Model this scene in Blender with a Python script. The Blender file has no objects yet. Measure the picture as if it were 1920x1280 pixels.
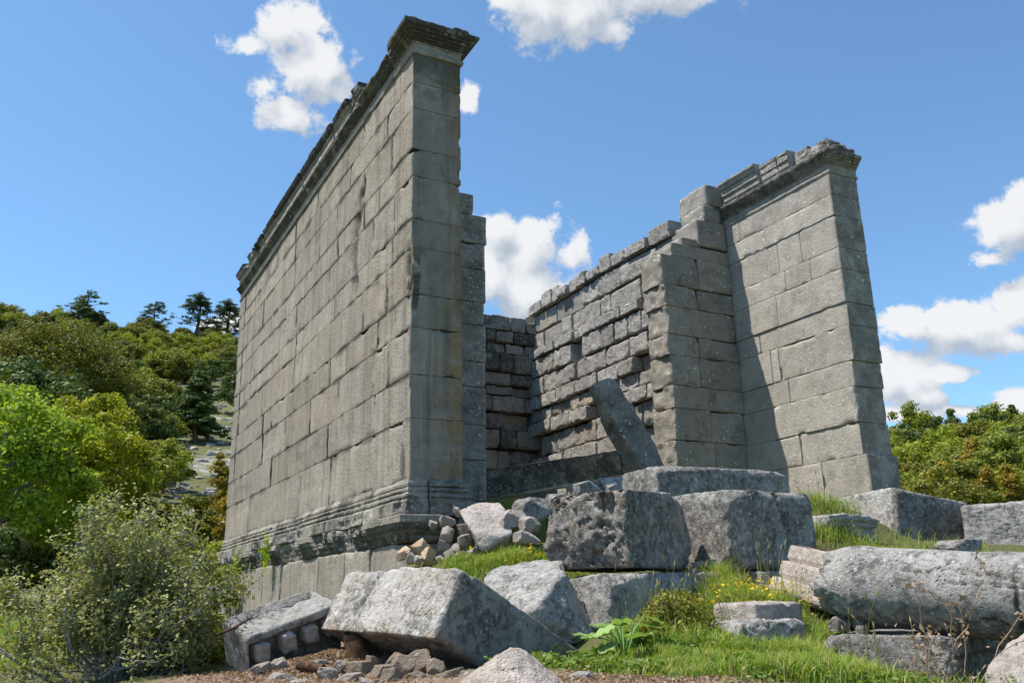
import bpy, bmesh, math, random
import numpy as np
from mathutils import Matrix, Vector
S = bpy.context.scene
COL = S.collection
R = math.radians

# ------------------------------------------------------------------ camera
F = 1641.0
CAM = np.array([-3.64, -9.32, -1.28])
def _n(v):
    v = np.array(v, float); return v / np.linalg.norm(v)
_d1 = _n((-906, 497, F)); _d2 = _n((3194, 404, F)); _d2 = _n(_d2 - _d1 * (_d1 @ _d2)); _d3 = np.cross(_d1, _d2)
if _d3[1] > 0: _d3 = -_d3
RM = np.stack([_d2, _d1, _d3])
def ray(px, py): return RM @ np.array([(px - 960) / F, (py - 640) / F, 1.0])
def at(px, py, d): return CAM + ray(px, py) * d          # a photograph pixel at a depth, as a world point
def onplane(px, py, ax, v):
    r = ray(px, py); return CAM + r * ((v - CAM[ax]) / r[ax])
cam = bpy.data.cameras.new("camera"); camo = bpy.data.objects.new("camera", cam); COL.objects.link(camo)
rx, ry, rz = RM @ np.array([1, 0, 0]), RM @ np.array([0, -1, 0]), RM @ np.array([0, 0, -1])
camo.matrix_world = Matrix(((rx[0], ry[0], rz[0], CAM[0]), (rx[1], ry[1], rz[1], CAM[1]), (rx[2], ry[2], rz[2], CAM[2]), (0, 0, 0, 1)))
cam.sensor_width = 36; cam.lens = 36 * F / 1920; cam.clip_end = 3000; cam.clip_start = 0.05
S.camera = camo

# ------------------------------------------------------------------ sun, exposure
TOSUN = Vector((-1.0, 0.55, 2.34)).normalized()
EL = math.asin(TOSUN.z); AZ = math.atan2(TOSUN.x, TOSUN.y)
sl = bpy.data.lights.new("sun", 'SUN'); sl.energy = 4.6; sl.angle = R(0.5); sl.color = (1.0, 0.95, 0.87)
so = bpy.data.objects.new("sun", sl); COL.objects.link(so)
so.rotation_euler = TOSUN.to_track_quat('Z', 'Y').to_euler()
S.view_settings.view_transform = 'Standard'; S.view_settings.look = 'None'; S.view_settings.gamma = 1
S.view_settings.exposure = 0.6

# ------------------------------------------------------------------ node helpers
def lnk(nt, a, b): nt.links.new(a, b)
def node(nt, t, **k):
    n = nt.nodes.new(t)
    for a, b in k.items():
        if a.startswith('i_'):
            key = a[2:]
            n.inputs[int(key) if key.isdigit() else key.replace('_', ' ')].default_value = b
        else: setattr(n, a, b)
    return n
def mth(nt, op, a, b=None, c=None, clamp=False):
    n = nt.nodes.new('ShaderNodeMath'); n.operation = op; n.use_clamp = clamp
    for i, v in enumerate((a, b, c)):
        if v is None: continue
        if isinstance(v, (int, float)): n.inputs[i].default_value = v
        else: nt.links.new(v, n.inputs[i])
    return n.outputs[0]
def mrange(nt, v, a, b, c=0.0, d=1.0, smooth=True):
    n = nt.nodes.new('ShaderNodeMapRange'); n.interpolation_type = 'SMOOTHSTEP' if smooth else 'LINEAR'
    nt.links.new(v, n.inputs[0])
    for i, x in zip((1, 2, 3, 4), (a, b, c, d)): n.inputs[i].default_value = x
    return n.outputs[0]
def mix(nt, f, a, b, mode='MIX'):
    n = nt.nodes.new('ShaderNodeMix'); n.data_type = 'RGBA'; n.blend_type = mode
    for s, v in ((n.inputs[0], f), (n.inputs[6], a), (n.inputs[7], b)):
        if isinstance(v, (int, float)): s.default_value = v
        elif isinstance(v, tuple): s.default_value = v if len(v) == 4 else v + (1,)
        else: nt.links.new(v, s)
    return n.outputs[2]
def noise(nt, co, scale, det=6, rough=.55, dist=0.0):
    n = nt.nodes.new('ShaderNodeTexNoise')
    n.inputs['Scale'].default_value = scale; n.inputs['Detail'].default_value = det
    n.inputs['Roughness'].default_value = rough; n.inputs['Distortion'].default_value = dist
    nt.links.new(co, n.inputs['Vector']); return n.outputs[0]
def scaled(nt, co, v):
    n = nt.nodes.new('ShaderNodeMapping'); n.inputs['Scale'].default_value = v; nt.links.new(co, n.inputs[0]); return n.outputs[0]

# ------------------------------------------------------------------ world: sky with clouds
W = bpy.data.worlds.new("World"); S.world = W; W.use_nodes = True
nt = W.node_tree; nt.nodes.clear()
sky = node(nt, 'ShaderNodeTexSky', sky_type='NISHITA'); sky.sun_disc = False
sky.sun_elevation = EL; sky.sun_rotation = AZ; sky.altitude = 1200; sky.air_density = 1.0; sky.dust_density = 0.6; sky.ozone_density = 2.0
geo = nt.nodes.new('ShaderNodeTexCoord'); dirv = geo.outputs['Generated']
CLOUDS = [(525,55,68,54),(465,88,58,34),(560,140,100,70),(535,205,68,48),(615,120,46,56),(500,165,50,50),(640,165,30,36),
  (1010,12,95,62),(1105,5,125,66),(1205,-8,120,58),(1150,52,44,26),(1120,-60,260,60),(960,-10,60,40),
  (880,185,26,42),
  (985,465,92,78),(935,425,52,38),(1066,478,40,42),(1010,540,110,60),(920,520,60,70),
  (1690,605,56,40),(1840,600,92,58),(1900,575,80,60),(1775,598,50,34),(1890,640,70,30),
  (1880,420,62,66),(1915,375,46,56),(1850,490,52,26),
  (1695,712,66,54),(1655,690,40,38),(1765,702,58,18),(1735,745,44,22),(1905,765,52,40),(1880,790,60,20),(1690,775,90,14),(1800,770,40,14),
  (405,612,34,16),(470,600,60,20),(1500,-90,160,40)]
def cloud_mask(vec):
    best = None
    for (px, py, sx, sy) in CLOUDS:
        c = _n(ray(px, py)); t = _n(np.cross(c, RM @ np.array([0, -1, 0]))); u = np.cross(t, c); k = np.linalg.norm(ray(px, py)); q = []
        for v, sc in ((t, sx), (u, sy)):
            n = node(nt, 'ShaderNodeVectorMath', operation='DOT_PRODUCT'); lnk(nt, vec, n.inputs[0]); n.inputs[1].default_value = tuple(v * (F * k / sc)); q.append(n.outputs['Value'])
        m = mth(nt, 'SUBTRACT', 1.0, mth(nt, 'SQRT', mth(nt, 'ADD', mth(nt, 'MULTIPLY', q[0], q[0]), mth(nt, 'MULTIPLY', q[1], q[1]))))
        best = m if best is None else mth(nt, 'SMOOTH_MAX', best, m, 0.25)
    return best
best = cloud_mask(dirv)
def cloud_density(co):
    n1 = noise(nt, co, 11, 9, .6, .35); n2 = noise(nt, co, 38, 9, .68, .25)
    v = mth(nt, 'ADD', mth(nt, 'MULTIPLY', mth(nt, 'SUBTRACT', n1, .5), 3.6), mth(nt, 'MULTIPLY', mth(nt, 'SUBTRACT', n2, .5), 1.7))
    return v
nv = cloud_density(dirv)
mclamp = mth(nt, 'MAXIMUM', best, -1.6)
dens = mth(nt, 'ADD', mth(nt, 'MULTIPLY', mclamp, 1.15), nv)
alpha = mrange(nt, dens, -.1, .42)
sh = noise(nt, dirv, 17, 5, .5)
off = node(nt, 'ShaderNodeVectorMath', operation='ADD'); lnk(nt, dirv, off.inputs[0]); off.inputs[1].default_value = (-.012, .008, .03)
lit = mth(nt, 'SUBTRACT', nv, cloud_density(off.outputs[0]))
base_ = mth(nt, 'SUBTRACT', best, cloud_mask(off.outputs[0]))
shade = mrange(nt, mth(nt, 'ADD', mth(nt, 'ADD', mth(nt, 'MULTIPLY', lit, .42), mth(nt, 'MULTIPLY', base_, .75)), mth(nt, 'MULTIPLY', mth(nt, 'SUBTRACT', sh, .5), .8)), -.55, .45)
ccol = mix(nt, shade, (.30, .345, .41), (.60, .605, .61))
skyc = mix(nt, 1.0, sky.outputs[0], (0.86, 1.08, 1.12), 'MULTIPLY')
b1 = node(nt, 'ShaderNodeBackground'); lnk(nt, skyc, b1.inputs[0]); b1.inputs[1].default_value = 0.125
b2 = node(nt, 'ShaderNodeBackground'); lnk(nt, ccol, b2.inputs[0]); b2.inputs[1].default_value = 1.0
mx = nt.nodes.new('ShaderNodeMixShader'); lnk(nt, mth(nt, 'MULTIPLY', alpha, .96), mx.inputs[0]); lnk(nt, b1.outputs[0], mx.inputs[1]); lnk(nt, b2.outputs[0], mx.inputs[2])
wo = nt.nodes.new('ShaderNodeOutputWorld'); lnk(nt, mx.outputs[0], wo.inputs[0])

# ------------------------------------------------------------------ numeric noise
def _hash(i, j, k, s):
    h = (i.astype(np.int64) * 374761393 + j.astype(np.int64) * 668265263 + k.astype(np.int64) * 2147483647 + s * 1274126177) & 0xffffffff
    h = ((h ^ (h >> 13)) * 1274126177) & 0xffffffff
    h = ((h ^ (h >> 16)) * 2246822519) & 0xffffffff
    return ((h ^ (h >> 15)) & 0xffffff) / float(0xffffff)
def vnoise(P, s=0):
    I = np.floor(P); f = P - I; f = f * f * f * (f * (f * 6 - 15) + 10); I = I.astype(np.int64)
    i, j, k = I.T; x, y, z = f.T
    def c(a, b, d): return _hash(i + a, j + b, k + d, s)
    x0 = c(0,0,0) * (1-x) + c(1,0,0) * x; x1 = c(0,1,0) * (1-x) + c(1,1,0) * x
    x2 = c(0,0,1) * (1-x) + c(1,0,1) * x; x3 = c(0,1,1) * (1-x) + c(1,1,1) * x
    return (x0 * (1-y) + x1 * y) * (1-z) + (x2 * (1-y) + x3 * y) * z
def fbm(P, o=4, s=0, g=.5):
    a = 0; t = 0; w = 1.0
    for q in range(o):
        a = a + w * (vnoise(P * (2.03 ** q) + 17.3 * q, s + q) - .5); t += w; w *= g
    return a / t * 2            # about -1 .. 1
def sstep(a, b, x):
    t = np.clip((x - a) / (b - a), 0, 1); return t * t * (3 - 2 * t)

# ------------------------------------------------------------------ materials
def new_mat(name):
    m = bpy.data.materials.new(name); m.use_nodes = True; nt = m.node_tree; nt.nodes.clear()
    out = nt.nodes.new('ShaderNodeOutputMaterial'); bs = nt.nodes.new('ShaderNodeBsdfPrincipled'); lnk(nt, bs.outputs[0], out.inputs[0])
    bs.inputs['Roughness'].default_value = .92; bs.inputs['Specular IOR Level'].default_value = .25
    return m, nt, bs
def stone_mat(name, c1, c2, crust=.5, crust_shade_col=(.066, .060, .050), lichen=.5, streak=0.0, bump=.6, pits=.5, sc=1.0, mottle=0.0, fine=0.0, warm=(.34, .23, .12)):
    m, nt, bs = new_mat(name)
    co = nt.nodes.new('ShaderNodeTexCoord').outputs['Object']
    att = node(nt, 'ShaderNodeAttribute', attribute_name='tint'); sp = nt.nodes.new('ShaderNodeSeparateColor'); lnk(nt, att.outputs['Color'], sp.inputs[0])
    tr, tg, tb = sp.outputs
    base = mix(nt, mrange(nt, noise(nt, co, 1.7 * sc, 6, .6), .3, .7), c1, c2)
    blot = noise(nt, co, 5.5 * sc, 8, .65)
    base = mix(nt, mrange(nt, blot, .48, .72, 0, .6), base, tuple(x * .62 for x in c1))
    base = mix(nt, mth(nt, 'MULTIPLY', tb, mrange(nt, noise(nt, co, 4 * sc, 7, .7), .35, .62)), base, warm)
    if streak:
        st = noise(nt, scaled(nt, co, (7, 7, .35)), 1.0, 5, .6)
        base = mix(nt, mrange(nt, st, .47, .7, 0, streak), base, tuple(x * .42 for x in c1))
        st2 = noise(nt, scaled(nt, co, (9, 9, .3)), 1.3, 4, .6)
        base = mix(nt, mrange(nt, st2, .56, .72, 0, streak * .7), base, tuple(min(1, x * 1.35) for x in c2))
    # dark crust of algae and black lichen, also shade painted on unlit faces
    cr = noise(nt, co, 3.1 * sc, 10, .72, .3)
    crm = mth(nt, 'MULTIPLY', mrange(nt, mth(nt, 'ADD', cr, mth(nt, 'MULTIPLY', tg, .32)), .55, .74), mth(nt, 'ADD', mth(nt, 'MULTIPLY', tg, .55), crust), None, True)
    base = mix(nt, crm, base, crust_shade_col)
    # fine grain
    gr = noise(nt, co, 75 * sc, 4, .7)
    base = mix(nt, 1.0, base, mix(nt, gr, (.70, .70, .70), (1.28, 1.28, 1.28)), 'MULTIPLY')
    if fine:
        f1 = noise(nt, co, 19 * sc, 9, .72, .3); f2 = noise(nt, co, 3.6 * sc, 6, .65)
        fv = mth(nt, 'ADD', f1, mth(nt, 'MULTIPLY', mth(nt, 'SUBTRACT', f2, .5), .55))
        base = mix(nt, mrange(nt, fv, .40, .50, fine, 0), base, (.075, .07, .064))
        base = mix(nt, mrange(nt, fv, .54, .62, 0, fine * .85), base, (.56, .545, .52))
    if mottle:
        mo = mth(nt, 'ADD', noise(nt, co, 6.5 * sc, 12, .74, .4), mth(nt, 'MULTIPLY', mth(nt, 'SUBTRACT', noise(nt, co, 1.6 * sc, 3), .5), .5))
        base = mix(nt, mrange(nt, mo, .555, .60, 0, mottle), base, (.56, .54, .515))
    # pale lichen: a few big rosettes and many specks
    if lichen:
        wv = nt.nodes.new('ShaderNodeVectorMath'); wv.operation = 'ADD'
        nz = nt.nodes.new('ShaderNodeTexNoise'); nz.inputs['Scale'].default_value = 9 * sc; nz.inputs['Detail'].default_value = 5; lnk(nt, co, nz.inputs['Vector'])
        s2 = node(nt, 'ShaderNodeVectorMath', operation='SCALE'); lnk(nt, nz.outputs['Color'], s2.inputs[0]); s2.inputs['Scale'].default_value = .07
        lnk(nt, co, wv.inputs[0]); lnk(nt, s2.outputs[0], wv.inputs[1])
        lm = None
        for scl, rad, thr in ((3.2, .13, .60), (9.0, .22, .55), (22, .30, .56)):
            v = nt.nodes.new('ShaderNodeTexVoronoi'); v.inputs['Scale'].default_value = scl * sc; lnk(nt, wv.outputs[0], v.inputs['Vector'])
            k = mrange(nt, v.outputs['Distance'], rad, rad * .7)
            sc_ = nt.nodes.new('ShaderNodeSeparateColor'); lnk(nt, v.outputs['Color'], sc_.inputs[0])
            pick = mrange(nt, mth(nt, 'ADD', sc_.outputs[0], mth(nt, 'MULTIPLY', noise(nt, co, 1.3 * sc, 3), .5)), 1.02 - lichen * .35 + .12, 1.08 - lichen * .35 + .12)
            q = mth(nt, 'MULTIPLY', k, pick); lm = q if lm is None else mth(nt, 'MAXIMUM', lm, q)
        lt = mrange(nt, noise(nt, co, 40 * sc, 4, .7), .35, .6, .45, .95)
        base = mix(nt, mth(nt, 'MULTIPLY', lm, lt), base, (.62, .61, .58))
    base = mix(nt, 1.0, base, nt_rgb(nt, tr), 'MULTIPLY')
    lnk(nt, base, bs.inputs['Base Color'])
    b1 = noise(nt, co, 22 * sc, 10, .68)
    vo = nt.nodes.new('ShaderNodeTexVoronoi'); vo.inputs['Scale'].default_value = 34 * sc; lnk(nt, co, vo.inputs['Vector'])
    pit = mrange(nt, vo.outputs['Distance'], .0, .35, -1, 0)
    pm = mrange(nt, noise(nt, co, 8 * sc, 4), .5, .62)
    h = mth(nt, 'ADD', b1, mth(nt, 'MULTIPLY', mth(nt, 'MULTIPLY', pit, pm), pits * .5))
    h = mth(nt, 'ADD', h, mth(nt, 'MULTIPLY', noise(nt, co, 90 * sc, 3, .6), .35))
    bp = nt.nodes.new('ShaderNodeBump'); bp.inputs['Strength'].default_value = bump; bp.inputs['Distance'].default_value = .03; lnk(nt, h, bp.inputs['Height'])
    lnk(nt, bp.outputs[0], bs.inputs['Normal'])
    return m
def nt_rgb(nt, v):
    c = nt.nodes.new('ShaderNodeCombineColor')
    for i in range(3): lnk(nt, v, c.inputs[i])
    return c.outputs[0]
def leaf_mat(name, c1, c2, c3, trans=.35, var=.3):
    m = bpy.data.materials.new(name); m.use_nodes = True; nt = m.node_tree; nt.nodes.clear()
    out = nt.nodes.new('ShaderNodeOutputMaterial')
    att = node(nt, 'ShaderNodeAttribute', attribute_name='tint'); sp = nt.nodes.new('ShaderNodeSeparateColor'); lnk(nt, att.outputs['Color'], sp.inputs[0])
    oi = nt.nodes.new('ShaderNodeObjectInfo')
    c = mix(nt, sp.outputs[1], c1, c2); c = mix(nt, mth(nt, 'MULTIPLY', sp.outputs[2], 1.0), c, c3)
    c = mix(nt, 1.0, c, mix(nt, oi.outputs['Random'], tuple([1 - var] * 3), tuple([1 + var] * 3)), 'MULTIPLY')
    c = mix(nt, 1.0, c, nt_rgb(nt, sp.outputs[0]), 'MULTIPLY')
    d = nt.nodes.new('ShaderNodeBsdfPrincipled'); lnk(nt, c, d.inputs['Base Color']); d.inputs['Roughness'].default_value = .6; d.inputs['Specular IOR Level'].default_value = .25
    t = nt.nodes.new('ShaderNodeBsdfTranslucent'); lnk(nt, mix(nt, 1.0, c, (1.25, 1.2, .6), 'MULTIPLY'), t.inputs[0])
    x = nt.nodes.new('ShaderNodeMixShader'); x.inputs[0].default_value = trans; lnk(nt, d.outputs[0], x.inputs[1]); lnk(nt, t.outputs[0], x.inputs[2]); lnk(nt, x.outputs[0], out.inputs[0])
    return m
def bark_mat(name, c1, c2):
    m, nt, bs = new_mat(name); co = nt.nodes.new('ShaderNodeTexCoord').outputs['Object']
    lnk(nt, mix(nt, mrange(nt, noise(nt, co, 14, 6, .7), .35, .65), c1, c2), bs.inputs['Base Color'])
    bp = nt.nodes.new('ShaderNodeBump'); bp.inputs['Strength'].default_value = .6; bp.inputs['Distance'].default_value = .02; lnk(nt, noise(nt, co, 40, 6, .7), bp.inputs['Height']); lnk(nt, bp.outputs[0], bs.inputs['Normal'])
    return m
M = {}
M['ashlar'] = stone_mat('ashlar_limestone', (0.334, 0.290, 0.234), (0.428, 0.373, 0.307), crust=.18, lichen=0, streak=.5, bump=1.0, fine=.10, pits=1.0)
M['ashlar_in'] = stone_mat('ashlar_limestone_spotted', (0.393, 0.351, 0.301), (0.483, 0.435, 0.373), crust=.16, lichen=.28, streak=.1, bump=.6, pits=.6)
M['trim'] = stone_mat('moulded_limestone', (0.265, 0.238, 0.197), (0.361, 0.324, 0.274), crust=.5, lichen=.12, streak=.2, bump=.8, fine=.3)
M['rubble'] = stone_mat('rough_wall_limestone', (0.328, 0.298, 0.261), (0.428, 0.396, 0.355), crust=.45, lichen=.3, bump=1.2, fine=.34, pits=.7, warm=(.46, .34, .22))
M['dark'] = stone_mat('weathered_dark_limestone', (0.212, 0.192, 0.167), (0.329, 0.294, 0.254), crust=.6, lichen=.28, bump=.9, fine=.3)
M['fallen'] = stone_mat('fallen_limestone', (.365, .34, .31), (.55, .515, .475), crust=.30, crust_shade_col=(.135, .12, .10), lichen=.8, bump=1.3, pits=1.0, mottle=.35, fine=.62)
M['pale'] = stone_mat('pale_broken_limestone', (0.446, 0.380, 0.328), (0.594, 0.520, 0.459), crust=.15, crust_shade_col=(.16, .15, .14), lichen=.3, bump=1.1, fine=.3, warm=(.5, .33, .18))
M['orange'] = stone_mat('orange_broken_limestone', (.46, .32, .2), (.55, .42, .29), crust=.1, lichen=.1, bump=.7)
M['brown'] = stone_mat('earthy_stone', (.22, .17, .12), (.32, .26, .2), crust=.2, lichen=.1, bump=.8)
M['bark'] = bark_mat('grey_bark', (.16, .14, .12), (.34, .31, .28))
M['twig'] = bark_mat('pale_grey_twig', (.28, .26, .24), (.5, .48, .45))
M['trunk'] = bark_mat('brown_bark', (.07, .05, .035), (.15, .11, .08))
M['rotwood'] = bark_mat('rotten_wood', (.035, .02, .012), (.16, .085, .045))
M['lv_bright'] = leaf_mat('bright_green_leaves', (.22, .34, .028), (.32, .43, .04), (.42, .47, .07), 0.4, 0.12)
M['lv_yellow'] = leaf_mat('yellow_green_leaves', (.17, .22, .02), (.28, .32, .03), (.37, .36, .05), 0.35, 0.2)
M['lv_fresh'] = leaf_mat('light_green_leaves', (.15, .205, .03), (.235, .28, .04), (.32, .31, .06), .35, .2)
M['lv_lime'] = leaf_mat('lime_leaves', (.30, .34, .018), (.42, .44, .03), (.48, .46, .06), 0.35, 0.1)
M['lv_olive'] = leaf_mat('olive_leaves', (.125, .145, .022), (.215, .22, .032), (.33, .28, .045), 0.3, 0.25)
M['lv_dark'] = leaf_mat('dark_green_leaves', (0.060, 0.096, 0.021), (0.102, 0.144, 0.031), (0.170, 0.192, 0.039), .25, .25)
M['lv_pine'] = leaf_mat('pine_needles', (.06, .10, .04), (.095, .135, .055), (.14, .17, .07), .25, .2)
M['lv_bush'] = leaf_mat('small_oak_leaves', (.22, .25, .085), (.34, .365, .135), (.40, .32, .13), 0.3, 0.1)
M['lv_gold'] = leaf_mat('golden_juniper_foliage', (0.256, 0.210, 0.024), (0.400, 0.285, 0.030), (0.480, 0.300, 0.036), .3, .2)
M['grass'] = leaf_mat('grass_blades', (.13, .235, .03), (.235, .34, .05), (.46, .40, .17), .4, .1)
M['flower'] = leaf_mat('yellow_petals', (.75, .5, .02), (.8, .55, .02), (.85, .6, .05), .3, .1)
M['bigleaf'] = leaf_mat('broad_leaves', (0.156, 0.286, 0.065), (0.260, 0.416, 0.130), (0.390, 0.468, 0.182), .3, .1)
M['dry'] = leaf_mat('dry_stems', (.30, .2, .13), (.36, .26, .17), (.24, .15, .1), .2, .1)

# ------------------------------------------------------------------ mesh helpers
class MB:
    """collects vertex / quad blocks and links them as ONE mesh object"""
    def __init__(s): s.V = []; s.F = []; s.T = []; s.n = 0
    def add(s, V, Fq, tint=(1, 0, 0)):
        V = np.asarray(V, float); Fq = np.asarray(Fq, np.int64)
        if Fq.shape[1] == 3: Fq = np.concatenate([Fq, -np.ones((len(Fq), 1), np.int64) - s.n], 1)
        t = np.asarray(tint, float)
        if t.ndim == 1: t = np.tile(t, (len(V), 1))
        s.V.append(V); s.F.append(Fq + s.n); s.T.append(t); s.n += len(V); return s
    def mesh(s, name, mat, smooth=True):
        V = np.concatenate(s.V); Q = np.concatenate(s.F); T = np.concatenate(s.T)
        me = bpy.data.meshes.new(name)
        tri = Q[:, 3] < 0
        cnt = np.where(tri, 3, 4); start = np.concatenate([[0], np.cumsum(cnt)[:-1]])
        flat = Q.ravel(); flat = flat[flat >= 0]
        me.vertices.add(len(V)); me.vertices.foreach_set('co', V.ravel())
        me.loops.add(len(flat)); me.loops.foreach_set('vertex_index', flat.astype(np.int32))
        me.polygons.add(len(Q)); me.polygons.foreach_set('loop_start', start.astype(np.int32)); me.polygons.foreach_set('loop_total', cnt.astype(np.int32))
        me.polygons.foreach_set('use_smooth', np.full(len(Q), smooth, dtype=bool))
        a = me.color_attributes.new('tint', 'FLOAT_COLOR', 'POINT')
        a.data.foreach_set('color', np.concatenate([T, np.ones((len(T), 1))], 1).ravel().astype(np.float32))
        me.materials.append(mat); me.update(calc_edges=True); me.validate(); return me
    def build(s, name, mat, parent=None, smooth=True, loc=None):
        if loc is not None:
            for v in s.V: v -= np.asarray(loc)
        o = bpy.data.objects.new(name, s.mesh(name, mat, smooth)); COL.objects.link(o)
        if parent is not None: o.parent = parent
        if loc is not None: o.location = loc
        return o
def tag(o, label=None, cat=None, group=None, kind=None):
    if label: o['label'] = label
    if cat: o['category'] = cat
    if group: o['group'] = group
    if kind: o['kind'] = kind
    return o
def empty(name, loc=(0, 0, 0), rz=0):
    o = bpy.data.objects.new(name, None); COL.objects.link(o); o.location = loc; o.rotation_euler = (0, 0, rz); o.empty_display_size = .2; return o
def kids(o): return [c for c in bpy.data.objects if c.parent == o]

def boxgrid(h, cell, r):
    ax = []
    for q in range(3):
        n = max(2, int(round((2 * h[q] - 2 * r) / cell[q])) + 1)
        r2 = min(2.4 * r, .5 * h[q]) if 3 * r < h[q] else None
        core = np.linspace(-h[q] + r, h[q] - r, n)
        if r2 is not None: core = np.concatenate([[-h[q] + r, -h[q] + r2], np.linspace(-h[q] + r2, h[q] - r2, n)[1:-1], [h[q] - r2, h[q] - r]])
        ax.append(np.concatenate([[-h[q]], core, [h[q]]]))
    nx, ny, nz = map(len, ax); Fs = []
    ids = np.arange(nx * ny * nz).reshape(nx, ny, nz)
    def quads(g, flip):
        a, b, c, d = g[:-1, :-1].ravel(), g[1:, :-1].ravel(), g[1:, 1:].ravel(), g[:-1, 1:].ravel()
        Fs.append(np.stack([a, d, c, b] if flip else [a, b, c, d], 1))
    quads(ids[0], True); quads(ids[-1], False)
    quads(ids[:, 0], False); quads(ids[:, -1], True)
    quads(ids[:, :, 0], True); quads(ids[:, :, -1], False)
    Q = np.concatenate(Fs); u, inv = np.unique(Q.ravel(), return_inverse=True)
    i, j, k = np.unravel_index(u, (nx, ny, nz))
    return np.stack([ax[0][i], ax[1][j], ax[2][k]], 1), inv.reshape(-1, 4)
def gbox(size, cell=.05, r=.012, amp=.004, freq=6., seed=0, chip=0., chipf=3., shape=None, oct=4, thr=(.52, .85), g=.5):
    h = np.array(size) / 2.0
    c = (cell,) * 3 if np.isscalar(cell) else cell
    rr0 = min(r, h.min() * .45)
    P, Q = boxgrid(h, c, rr0)
    off = np.array([seed * 7.31, seed * 3.77, seed * 5.13]) % 997
    rr = rr0 * (.7 + .9 * vnoise(P * 9 + off, seed))
    if chip:
        rr = rr + chip * sstep(thr[0], thr[1], vnoise(P * chipf + off, seed + 5) + .12 * fbm(P * 14 + off, 2, seed + 7)) + chip * .4 * sstep(.6, .85, vnoise(P * chipf * 3.3 + off, seed + 6))
    rr = np.minimum(rr, h.min() * .8)[:, None]
    q = np.clip(P, -(h - rr), h - rr); d = P - q; L = np.linalg.norm(d, axis=1, keepdims=True); n = d / np.maximum(L, 1e-9)
    V = q + n * np.minimum(rr, L)
    if amp: V = V + n * (amp * fbm(P * freq + off, oct, seed, g))[:, None]
    if shape is not None: V = shape(V, P, h)
    return V, Q
def fracture(V, size, n, seed, depth=(.04, .16), rough=.012):
    """knocks corners and edges off along uneven planes"""
    rg = np.random.default_rng(seed * 13 + 5); h = np.array(size) / 2.0
    for k in range(n):
        s = rg.choice([-1, 1], 3); w = rg.uniform(.25, 1, 3) / h * h.min()
        if rg.random() < .55: w[rg.integers(3)] *= .12
        d = s * w; d /= np.linalg.norm(d); sup = np.abs(d * h).sum(); cut = sup - rg.uniform(*depth) * h.min() * 2
        x = V @ d - cut + rough * fbm(V * 6 + k * 3, 5, seed + k, .72); V = V - d * np.maximum(x, 0)[:, None]
    return V
def place(V, c, ax=None, yaw=0., rot=None):
    if rot is not None: A = np.array(Matrix.Rotation(rot[2], 3, 'Z') @ Matrix.Rotation(rot[1], 3, 'Y') @ Matrix.Rotation(rot[0], 3, 'X')); return V @ A.T + np.array(c)
    if ax is not None: return V @ np.array(ax) + np.array(c)
    cs, sn = math.cos(yaw), math.sin(yaw); A = np.array([[cs, sn, 0], [-sn, cs, 0], [0, 0, 1]]); return V @ A + np.array(c)
def cubesphere(n):
    P, Q = boxgrid(np.ones(3), (2.0 / n,) * 3, 1e-6 + 1.0 / n)
    return P, Q
def hullrock(pts, n=30, rnd=.04, amp=.02, freq=5, seed=0, oct=5, rag=0.0):
    """convex rock through corner points, edges worn round, surface broken"""
    pts = np.array(pts, float); c = pts.mean(0); X = pts - c; s = np.abs(X).max(0) + 1e-6
    bm = bmesh.new()
    for p in X: bm.verts.new(p)
    g = bmesh.ops.convex_hull(bm, input=bm.verts[:]); bm.normal_update()
    N = []; D = []
    for f in bm.faces:
        nn = np.array(f.normal); dd = float(nn @ np.array(f.verts[0].co))
        if dd < 0: nn, dd = -nn, -dd
        N.append(nn); D.append(max(dd, 1e-4))
    bm.free(); N = np.array(N); D = np.array(D)
    G, Q = cubesphere(n); G = G * s; dirs = G / np.linalg.norm(G, axis=1, keepdims=True)
    k = (dirs @ N.T) / D
    e = max(10.0, 2.2 * D.mean() / rnd); k = np.maximum(k, 0)
    rad = 1.0 / (np.power(np.power(k, e).sum(1), 1 / e) + 1e-9)
    V = dirs * rad[:, None]; off = np.array([seed * 3.3, seed * 1.7, seed * 2.9])
    kk = np.argmax(k, 1); nrm = N[kk]
    V = V + nrm * (amp * 1.2 * fbm(V * freq + off, oct + 1, seed, .72))[:, None]
    if rag: V = V - nrm * (rag * sstep(.55, .8, vnoise(V * freq * .5 + off, seed + 3)))[:, None]
    return V + c, Q
def pebble(size, seed, n=8, planes=11, amp=.06):
    n = max(4, int(n * 1.7)) if n > 4 else n
    rg = np.random.default_rng(seed); P, Q = cubesphere(n); d = P / np.linalg.norm(P, axis=1, keepdims=True)
    N = rg.normal(size=(planes, 3)); N /= np.linalg.norm(N, axis=1, keepdims=True); N = np.concatenate([N, np.eye(3), -np.eye(3)]); D = rg.uniform(.6, 1.0, len(N))
    k = np.maximum((d @ N.T) / D, 0); rad = 1 / np.power(np.power(k, 46).sum(1), 1 / 46.)
    V = d * rad[:, None]; V = V * (1 + amp * 1.3 * fbm(V * 3 + seed, 5, seed, .72))[:, None]
    return V * np.array(size) / 2, Q
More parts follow.
